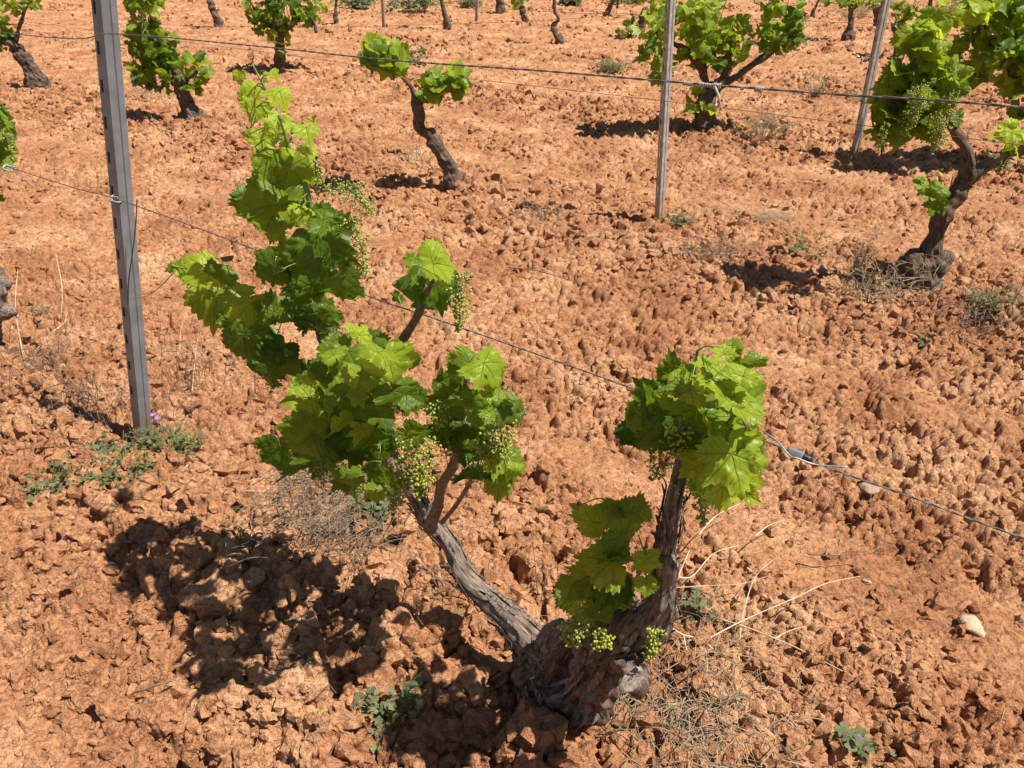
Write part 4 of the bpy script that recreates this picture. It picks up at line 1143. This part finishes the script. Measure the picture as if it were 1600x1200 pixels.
# clip by the post and the hanging tie
cl = empty('wire_clip', PV(178, 311, pb1.y - .03), 'knotted wire clip where the lower wire meets the near post', 'wire clip')
mb = MB(); c = PV(178, 311, pb1.y - .02)
for k in range(4):
    q = [list(c + Vector((.011 * math.cos(t + k) + .002 * k, .009 * math.sin(t * 1.3 + k), .009 * math.sin(t + k * .7)))) for t in np.linspace(0, 6.0, 18)]
    v, f = tube(q, .0014, 5); mb.add(v, f)
mb.build('knot', M_WIREN, cl, attrs=())
relocate(cl)
c2_ = empty('wire_clip', PR(14, 262, .03), 'bright wire clip beside the leaves at the left edge', 'wire clip')
mb = MB(); c = PR(14, 262, .03)
for k in range(3):
    q = [list(c + Vector((.014 * math.cos(t + k), .01 * math.sin(t * 1.3 + k), .008 * math.sin(t + k * .7)))) for t in np.linspace(0, 6.0, 18)]
    v, f = tube(q, .0016, 5); mb.add(v, f)
v, f = tube([list(PR(22, 265, .02)), list(PR(54, 292, .0))], .0012, 5); mb.add(v, f)
mb.build('knot', M_WIREN, c2_, attrs=()); relocate(c2_)
wire('tie_wire', [PV(214, 312, pb1.y - .035), PV(212, 350, pb1.y - .035), PV(207, 395, pb1.y - .035), PV(201, 440, pb1.y - .035), PV(200, 475, pb1.y - .03)], .0016, M_BLACK, '')
bpy.data.objects[[o.name for o in bpy.data.objects if o.name.startswith('tie_wire')][0]]['label'] = 'loose dark tie wire hanging down the face of the near post'

# ------------------------------------------------------------------ WEEDS, DRY GRASS, STICKS
def small_leaf(r, lob=5):
    n = 21; ph = np.linspace(-np.pi * .93, np.pi * .93, n)
    rr = .62 + .38 * np.abs(np.cos(ph * lob / 2)) ** .7
    x = rr * np.sin(ph); y = rr * np.cos(ph); z = .25 * rr * np.cos(ph * 3 + r.uniform(0, 6)) * .5 + .2 * np.abs(x)
    V = np.vstack([[0, 0, 0], np.stack([x, y, z], -1)]); F = [(0, i + 2, i + 1) for i in range(n - 1)]
    return V, F
def weed(px, py, wpx, hpx, nst, lsz, label, cat='weed', seed=0, tint=.3, flowers=0, fine=False, dense=1.0, flow_px=None):
    r = np.random.default_rng(3000 + seed); b = on_ground(px, py)
    W = r_px(wpx, b) * .5; H = r_px(hpx, b) / CC
    root = empty('weed', b, label, cat, None)
    st = MB(); lf = MB()
    for k in range(nst):
        a = r.uniform(0, 6.28); q = r.uniform(.25, 1) ** .7
        end = Vector((math.cos(a) * W * q, math.sin(a) * W * q * .8, 0)); gz = GH(b.x + end.x, b.y + end.y)
        hh = H * r.uniform(.35, 1) * (1.15 - .6 * q)
        s0 = Vector((b.x + end.x * .12, b.y + end.y * .12, b.z)); e = Vector((b.x + end.x, b.y + end.y, max(gz, b.z - .02) + hh))
        mid = (s0 + e) / 2 + Vector((0, 0, hh * .25))
        P = smooth_path([s0, mid, e], 6); v, f = tube(P, np.linspace(.0016, .0006, len(P)) * (1.4 if lsz > .018 else 1), 4); st.add(v, f)
        for j in range(int((5 if not fine else 10) * dense)):
            t = r.uniform(.25, 1.0); i = min(len(P) - 1, int(t * len(P)))
            p = P[i] + r.normal(size=3) * lsz * np.array([.9, .9, .5])
            p[2] = max(p[2], GH(p[0], p[1]) + .003)
            v, f = tube(np.array([P[i], p]), .0005, 3, False); st.add(v, f)
            V, F = small_leaf(r, 5 if not fine else 3)
            s = lsz * r.uniform(.35, .78) * (1 if not fine else .55)
            n = np.array([0, -.25, 1.0]) + r.normal(size=3) * .45; n /= np.linalg.norm(n)
            tdir = r.normal(size=3); tdir -= n * np.dot(tdir, n); tdir /= np.linalg.norm(tdir); sx = np.cross(tdir, n)
            if fine: V = V * np.array([.5, 1.2, 1])
            lf.add(p + s * (V[:, :1] * sx + V[:, 1:2] * tdir + V[:, 2:3] * n), F, None, 0, np.clip(tint + r.normal() * .25, 0, 1))
    st.build('stem', M_SHOOT if not fine else M_DRYL, root, attrs=()); lf.build('foliage', M_WEEDLEAF, root)
    for k in range(flowers):
        fp = PV(flow_px[k][0], flow_px[k][1], b.y) if flow_px else b + Vector((0, 0, H))
        fb = MB()
        v, f = tube([list(b + Vector((0, 0, .01))), list(fp)], .0008, 4); fb.add(v, f, None, 1)
        for q in range(5):
            a = q * 1.257; V, F = small_leaf(r, 2); s = .0075
            tdir = np.array([math.cos(a), math.sin(a), .6]); tdir /= np.linalg.norm(tdir); n = np.array([-.6 * math.cos(a), -.6 * math.sin(a), 1]); n -= tdir * np.dot(n, tdir); n /= np.linalg.norm(n); sx = np.cross(tdir, n)
            fb.add(np.array(fp) + s * (V[:, :1] * sx * .7 + (V[:, 1:2] + .9) * tdir * .8 + V[:, 2:3] * n), F)
        fb.build('flower', [M_PURPLE, M_SHOOT], root)
    relocate(root)
    return root
weed(265, 705, 130, 50 , 60, .011, 'grey green weed with a purple flower at the foot of the near post', seed=1, flowers=2, flow_px=[(240, 650), (248, 656)])
weed(190, 745, 160, 40 , 56, .011, 'low grey green weed spreading left of the near post foot', seed=2)
weed(80, 770, 90, 50, 16, .014, 'sparse green weed with rounder leaves left of the vine shadow', seed=3, tint=.45)
weed(150, 715, 70, 26, 12, .018, 'small weed patch above the rounder leaved weed', seed=4)
weed(612, 1130, 120, 66, 14, .019, 'grey green lobed leaf weed in the foreground left of the stump', seed=5, tint=.6)
weed(590, 810, 90, 44, 18, .018, 'green weed growing behind the arm of the near vine', seed=6, tint=.35)
weed(745, 975, 36, 20, 8, .016, 'tiny weed tucked behind the left arm of the near vine', seed=7, tint=.5)
weed(1335, 1182, 60, 44, 8, .018, 'little weed with a purple flower at the bottom edge on the right', seed=8, flowers=1, flow_px=[(1341, 1156)], tint=.5)
weed(1080, 960, 60, 26, 7, .020, 'weed with dark green leaves right of the upright arm of the near vine', seed=9, tint=.25)
weed(590, 1185, 40, 24, 6, .018, 'small weed at the bottom edge below the lobed leaf weed', seed=10, tint=.6)
weed(1190, 222, 110, 62, 34, .026, 'feathery olive weed bush right of the broad vine', seed=11, fine=True, dense=1.4, tint=.3)
weed(1272, 150, 66, 44, 26, .026, 'bushy grey green weed beyond the near upper wire', seed=12, fine=True, dense=1.3, tint=.6)
weed(1335, 160, 46, 22, 12, .020, 'low dry weed left of the leaning post', seed=13, fine=True, tint=.5)
weed(1060, 355, 70, 30, 18, .016, 'low weed at the foot of the middle post', seed=14, tint=.25)
weed(1260, 405, 90, 40, 16, .018, 'thin straggly weed left of the right hand vine', seed=15, tint=.2)
weed(1335, 435, 70, 90, 16, .018, 'tall straggly weed beside the right hand vine trunk', seed=16, fine=True, tint=.2)
weed(1545, 490, 110, 50, 22, .018, 'sprawling dull green weed right of the right hand vine', seed=17, tint=.25)
weed(1560, 260, 60, 50, 14, .024, 'dark straggly weed behind the right hand vine', seed=18, tint=.15)
weed(650, 100, 50, 34, 14, .045, 'young green replanted vine shoot behind the S shaped vine', cat='vine seedling', seed=19, tint=.2)
weed(70, 495, 30, 30, 10, .014, 'small tuft of green weed left of the near post', seed=20, tint=.5, fine=True)
weed(1440, 545, 22, 12, 5, .014, 'tiny green seedling on bare soil at right', seed=21, tint=.5)
weed(385, 715, 40, 30, 8, .015, 'small weed in front of the near vine shadow tip', seed=22, tint=.3) if False else None
for i, (x, y, w, h, lab) in enumerate([(560, 14, 90, 22, 'band of green weeds at the top left of centre'), (650, 20, 100, 30, 'bright green weed mound at the top centre'), (735, 12, 40, 18, 'grey green weed tuft at the top behind the far post'),
        (890, 8, 44, 14, 'round grey green weed at the top centre right'), (985, 6, 110, 14, 'long green weed patch at the top right of centre'), (1330, 30, 110, 34, 'dry brown weed patch behind the flared far vine'), (1500, 22, 90, 30, 'dull brush of weeds behind the wide vine at the top right'), (962, 112, 60, 22, 'dry weed tuft left of the broad vine')]):
    weed(x, y, w, h, 40, .07 if y < 25 else .04, lab, seed=40 + i, tint=.35 if i < 5 else .6, fine=i in (2, 5, 6, 7), dense=1.6)

STK = 1.35
def straws(name, px, py, wpx, dpx, hpx, n, mat, label, cat, seed, rad=.0009, curl=.5, lenpx=60, flat=.35):
    r = np.random.default_rng(5000 + seed); mb = MB(); b = on_ground(px, py); W = r_px(wpx, b) * .5; Dp = r_px(dpx, b) * .9; L = r_px(lenpx, b); H = r_px(hpx, b)
    for k in range(n):
        x = b.x + r.normal() * W * .5; y = b.y + r.normal() * Dp * .5; z = GH(x, y) + abs(r.normal()) * H * .35
        a = r.uniform(0, 6.28); l = L * r.uniform(.3, 1.1); el = r.uniform(-.1, flat * 2)
        d = np.array([math.cos(a) * math.cos(el), math.sin(a) * math.cos(el), math.sin(el)]); c = r.normal(size=3) * curl
        p0 = np.array([x, y, z]); P = smooth_path([p0, p0 + d * l * .5 + c * l * .18, p0 + d * l + c * l * .1 - np.array([0, 0, curl * l * .25])], 4)
        gz = HQ(P[:, 0], P[:, 1]) + .002; P[:, 2] = np.maximum(P[:, 2], gz)
        v, f = tube(P, np.linspace(rad, rad * .5, len(P)) * STK * r.uniform(.6, 1.4), 3, False); mb.add(v, f)
    o = mb.build(name, mat, None, attrs=(), loc=tuple(b)); tag(o, label, cat); return o
straws('dry_grass', 525, 830, 220, 160, 70, 620, M_DRY, 'tangled dry brown twigs and grass left of the near vine arm', 'dry grass', 1, .0010, .7, 70)
straws('dry_grass', 480, 800, 170, 120, 50, 260, M_DRYL, 'paler dry grass straws over the brown tangle under the leaves', 'dry grass', 2, .0008, .7, 70)
straws('dry_grass', 1090, 1140, 280, 130, 60, 760, M_DRYL, 'matted dry grass right of the stump at the bottom edge', 'dry grass', 3, .0009, .8, 60)
straws('dry_grass', 1060, 1150, 260, 110, 50, 380, M_DRY, 'darker dry stems under the matted grass at the bottom edge', 'dry grass', 4, .0014, .8, 50)
straws('dry_grass', 1150, 1010, 200, 160, 40, 150, M_DRYL, 'fine dry straws below the pale branching stems', 'dry grass', 5, .0006, .8, 70)
straws('dry_grass', 70, 600, 120, 120, 60, 150, M_DRY, 'thin dry weeds at the left edge behind the near post', 'dry grass', 6, .0010, .5, 60, .9)
straws('dry_grass', 310, 600, 120, 150, 70, 110, M_DRY, 'wispy dry weed stems right of the near post', 'dry grass', 7, .0009, .5, 70, 1.1)
straws('dry_grass', 150, 650, 120, 60, 60, 90, M_DRY, 'dry brown stems left of the near post foot', 'dry grass', 8, .0010, .4, 60, 1.2)
straws('dry_grass', 845, 350, 70, 40, 40, 120, M_DRYL, 'small dry grass tuft in the middle of the tilled strip', 'dry grass', 9, .0012, .5, 30, .8)
straws('dry_grass', 700, 930, 90, 60, 40, 60, M_DRY, 'dry stems between the left arm and the soil', 'dry grass', 10, .0009, .4, 70, .9)
straws('dry_grass', 1180, 340, 160, 16, 12, 130, M_DRYL, 'flattened straw streak right of the middle post', 'dry grass', 11, .0012, .3, 70, .1)
straws('dry_grass', 1370, 470, 130, 60, 60, 260, M_DRYL, 'dry grass at the base of the right hand vine', 'dry grass', 12, .0015, .5, 40, .7)
straws('dry_grass', 1110, 400, 130, 60, 24, 200, M_DRY, 'dry stems below the middle post', 'dry grass', 13, .0013, .5, 40, .4)
straws('dry_grass', 640, 265, 60, 30, 30, 60, M_DRYL, 'dry grass at the foot of the S shaped vine', 'dry grass', 14, .0016, .5, 30, .9)
straws('dry_grass', 240, 160, 70, 30, 30, 70, M_DRYL, 'pale dry grass left of the dark vine base', 'dry grass', 15, .0022, .5, 30, .9)
straws('dry_grass', 880, 1010, 90, 60, 40, 26, M_DRYL, 'a few long straws lying over the near stump foot', 'dry grass', 16, .0008, .4, 110, .5)
straws('dry_grass', 1210, 95, 60, 40, 40, 60, M_DRY, 'bare brown twiggy weed right of the broad vine', 'dry grass', 17, .0025, .5, 30, 1.2)
straws('dry_grass', 700, 700, 500, 300, 10, 90, M_DRYL, 'sparse short straws scattered over the tilled soil behind the near vine', 'dry grass', 30, .0007, .5, 28, .15)
straws('dry_grass', 1350, 800, 420, 300, 10, 90, M_DRYL, 'sparse short straws scattered over the soil right of the near vine', 'dry grass', 31, .0007, .5, 30, .15)
straws('dry_grass', 130, 900, 260, 200, 14, 80, M_DRY, 'sparse dark stalks scattered over the clods at the lower left', 'dry grass', 32, .0008, .5, 40, .2)
straws('dry_grass', 215, 690, 260, 80, 60, 130, M_DRY, 'thin dry stems among the green weeds round the near post foot', 'dry grass', 33, .0009, .5, 50, .9)
straws('dry_grass', 1530, 510, 120, 60, 50, 150, M_DRY, 'dry scrubby stems among the sprawling weed at the right edge', 'dry grass', 34, .0013, .5, 40, .8)
straws('dry_grass', 1390, 20, 260, 40, 40, 160, M_DRY, 'dry scrub between the far vines at the top right', 'dry grass', 35, .005, .5, 22, .9)
straws('dry_grass', 430, 1000, 300, 200, 20, 24, M_DRYL, 'scattered straws lying across the vine shadow', 'dry grass', 18, .0008, .6, 70, .2)

def stick(lists, rad, mat, label, name='dry_stem', cat='dry stem', taper=.4):
    mb = MB()
    for L in lists:
        P = [PG(x, y, h) for x, y, h in L]
        Q = smooth_path(P, 7); gz = HQ(Q[:, 0], Q[:, 1]) + rad; Q[:, 2] = np.maximum(Q[:, 2], gz)
        v, f = tube(Q, np.linspace(rad, rad * taper, len(Q)), 6); mb.add(v, f)
    o = mb.build(name, mat, None, attrs=()); tag(o, label, cat); return o
stick([[(1043, 978, .10), (1068, 992, .07), (1100, 1002, .05), (1150, 1050, .04), (1185, 1078, .03), (1240, 1112, .03), (1315, 1170, .02)],
       [(1068, 992, .07), (1075, 1020, .05), (1100, 1055, .03), (1112, 1085, .02)],
       [(1100, 1002, .05), (1160, 970, .06), (1240, 935, .05), (1290, 912, .04), (1345, 900, .03)]], .0020, M_STRAW, 'long branching pale dead weed stem running to the bottom right')
stick([[(1120, 965, .05), (1180, 985, .04), (1240, 1010, .04), (1290, 1035, .03), (1370, 1075, .02), (1400, 1082, .02)],
       [(1210, 998, .04), (1235, 985, .04), (1260, 978, .03)]], .0017, M_STRAW, 'straight pale dead stem parallel above the long branching one')
stick([[(1058, 902, .10), (1082, 900, .09), (1115, 865, .08), (1155, 852, .06)], [(1060, 900, .10), (1078, 858, .10)], [(1092, 835, .08), (1120, 805, .07), (1160, 785, .05)],
       [(1180, 838, .05), (1200, 822, .04), (1225, 812, .03)]], .0022, M_STRAW, 'thick pale bent dead stem beside the upright arm of the near vine')
stick([[(1158, 970, .04), (1172, 920, .07), (1185, 895, .08), (1208, 875, .09)], [(1158, 970, .04), (1155, 1040, .03), (1165, 1120, .02)]], .0017, M_STRAW, 'upright pale dead stem crossing the middle of the stem tangle')
stick([[(1055, 918, .06), (1110, 915, .05), (1160, 912, .05), (1200, 900, .04)]], .0014, M_STRAW, 'thin level pale straw right of the upright vine arm')
stick([[(1110, 1058, .03), (1200, 1075, .03), (1280, 1108, .02), (1335, 1107, .01)]], .0012, M_STRAW, 'thin pale straw near the bottom right')
stick([[(20, 590, .01), (45, 560, .04), (80, 520, .08)], [(36, 558, .02), (24, 480, .18), (28, 420, .28)], [(95, 500, .08), (97, 450, .2), (87, 395, .30)], [(82, 518, .08), (100, 505, .08), (104, 490, .1)]], .0024, M_STRAW, 'tall pale dead weed stems at the left edge behind the near post')
stick([[(281, 560, .0), (282, 520, .06), (290, 490, .12)], [(300, 615, .0), (305, 560, .08), (310, 520, .13)]], .0014, M_STRAW, 'two thin pale upright straws right of the near post')
stick([[(612, 1003, .03), (635, 1018, .03), (668, 1030, .02)]], .0045, M_STICK, 'short grey dead stick on the clods left of the stump', 'stick', 'stick', .6)
stick([[(437, 730, .03), (448, 752, .03), (470, 772, .03), (500, 795, .02)], [(448, 752, .03), (440, 740, .05)]], .0045, M_STICK, 'forked grey vine pruning under the left leaves', 'stick', 'stick', .5)
stick([[(1262, 866, .01), (1300, 868, .012), (1345, 866, .012)]], .0022, M_STICK, 'thin brown twig lying level on the smooth crust at right', 'stick', 'stick')
stick([[(795, 418, .01), (835, 422, .012), (865, 430, .01), (893, 440, .01)]], .0032, M_STICK, 'thin dark twig in the middle of the tilled strip', 'stick', 'stick')
stick([[(912, 375, .01), (945, 367, .02), (985, 364, .02), (1020, 358, .01)]], .007, M_STICK, 'dark stick left of the middle post foot', 'stick', 'stick')
stick([[(490, 252, .02), (530, 252, .03), (555, 256, .03), (600, 260, .02), (640, 265, .01)]], .006, M_STICK, 'long dark dead branch left of the S shaped vine', 'stick', 'stick')
stick([[(1480, 518, .01), (1510, 532, .012), (1545, 548, .01)]], .0045, M_STICK, 'straight dead twig right of the right hand vine', 'stick', 'stick')
stick([[(85, 868, .01), (95, 845, .03), (108, 825, .04)]], .0030, M_STICK, 'dark twig left of the vine shadow', 'stick', 'stick')
stick([[(215, 1080, .01), (240, 1072, .02), (275, 1062, .02)]], .0040, M_STICK, 'grey stick at the lower tip of the vine shadow', 'stick', 'stick')
stick([[(1415, 478, .02), (1440, 465, .06), (1472, 440, .10), (1480, 425, .13)]], .004, M_STICK, 'bent pale root twig at the base of the right hand vine', 'stick', 'stick')
stick([[(840, 930, .05), (836, 880, .14), (830, 830, .22)], [(845, 940, .03), (852, 905, .08), (855, 880, .12)]], .0016, M_STICK, 'thin dark upright twig between the two arms of the near vine', 'stick', 'stick')
stick([[(1345, 98, .0), (1355, 88, .04), (1372, 90, .05)], [(1355, 88, .04), (1352, 78, .1)]], .012, M_STICK, 'grey forked driftlike stick left of the leaning post top', 'stick', 'stick')
stick([[(148, 150, .0), (155, 130, .12), (163, 110, .22)]], .004, M_STICK, 'thin upright twig left of the near post in the upper left', 'stick', 'stick')
stick([[(733, 95, .0), (735, 75, .14), (738, 55, .26)]], .005, M_STICK, 'thin upright twig right of the young vine shoot', 'stick', 'stick')
for o in list(bpy.data.objects):
    if o.name.startswith('tie_wire'): tag(o, 'loose dark tie wire hanging down the face of the near post', 'wire')
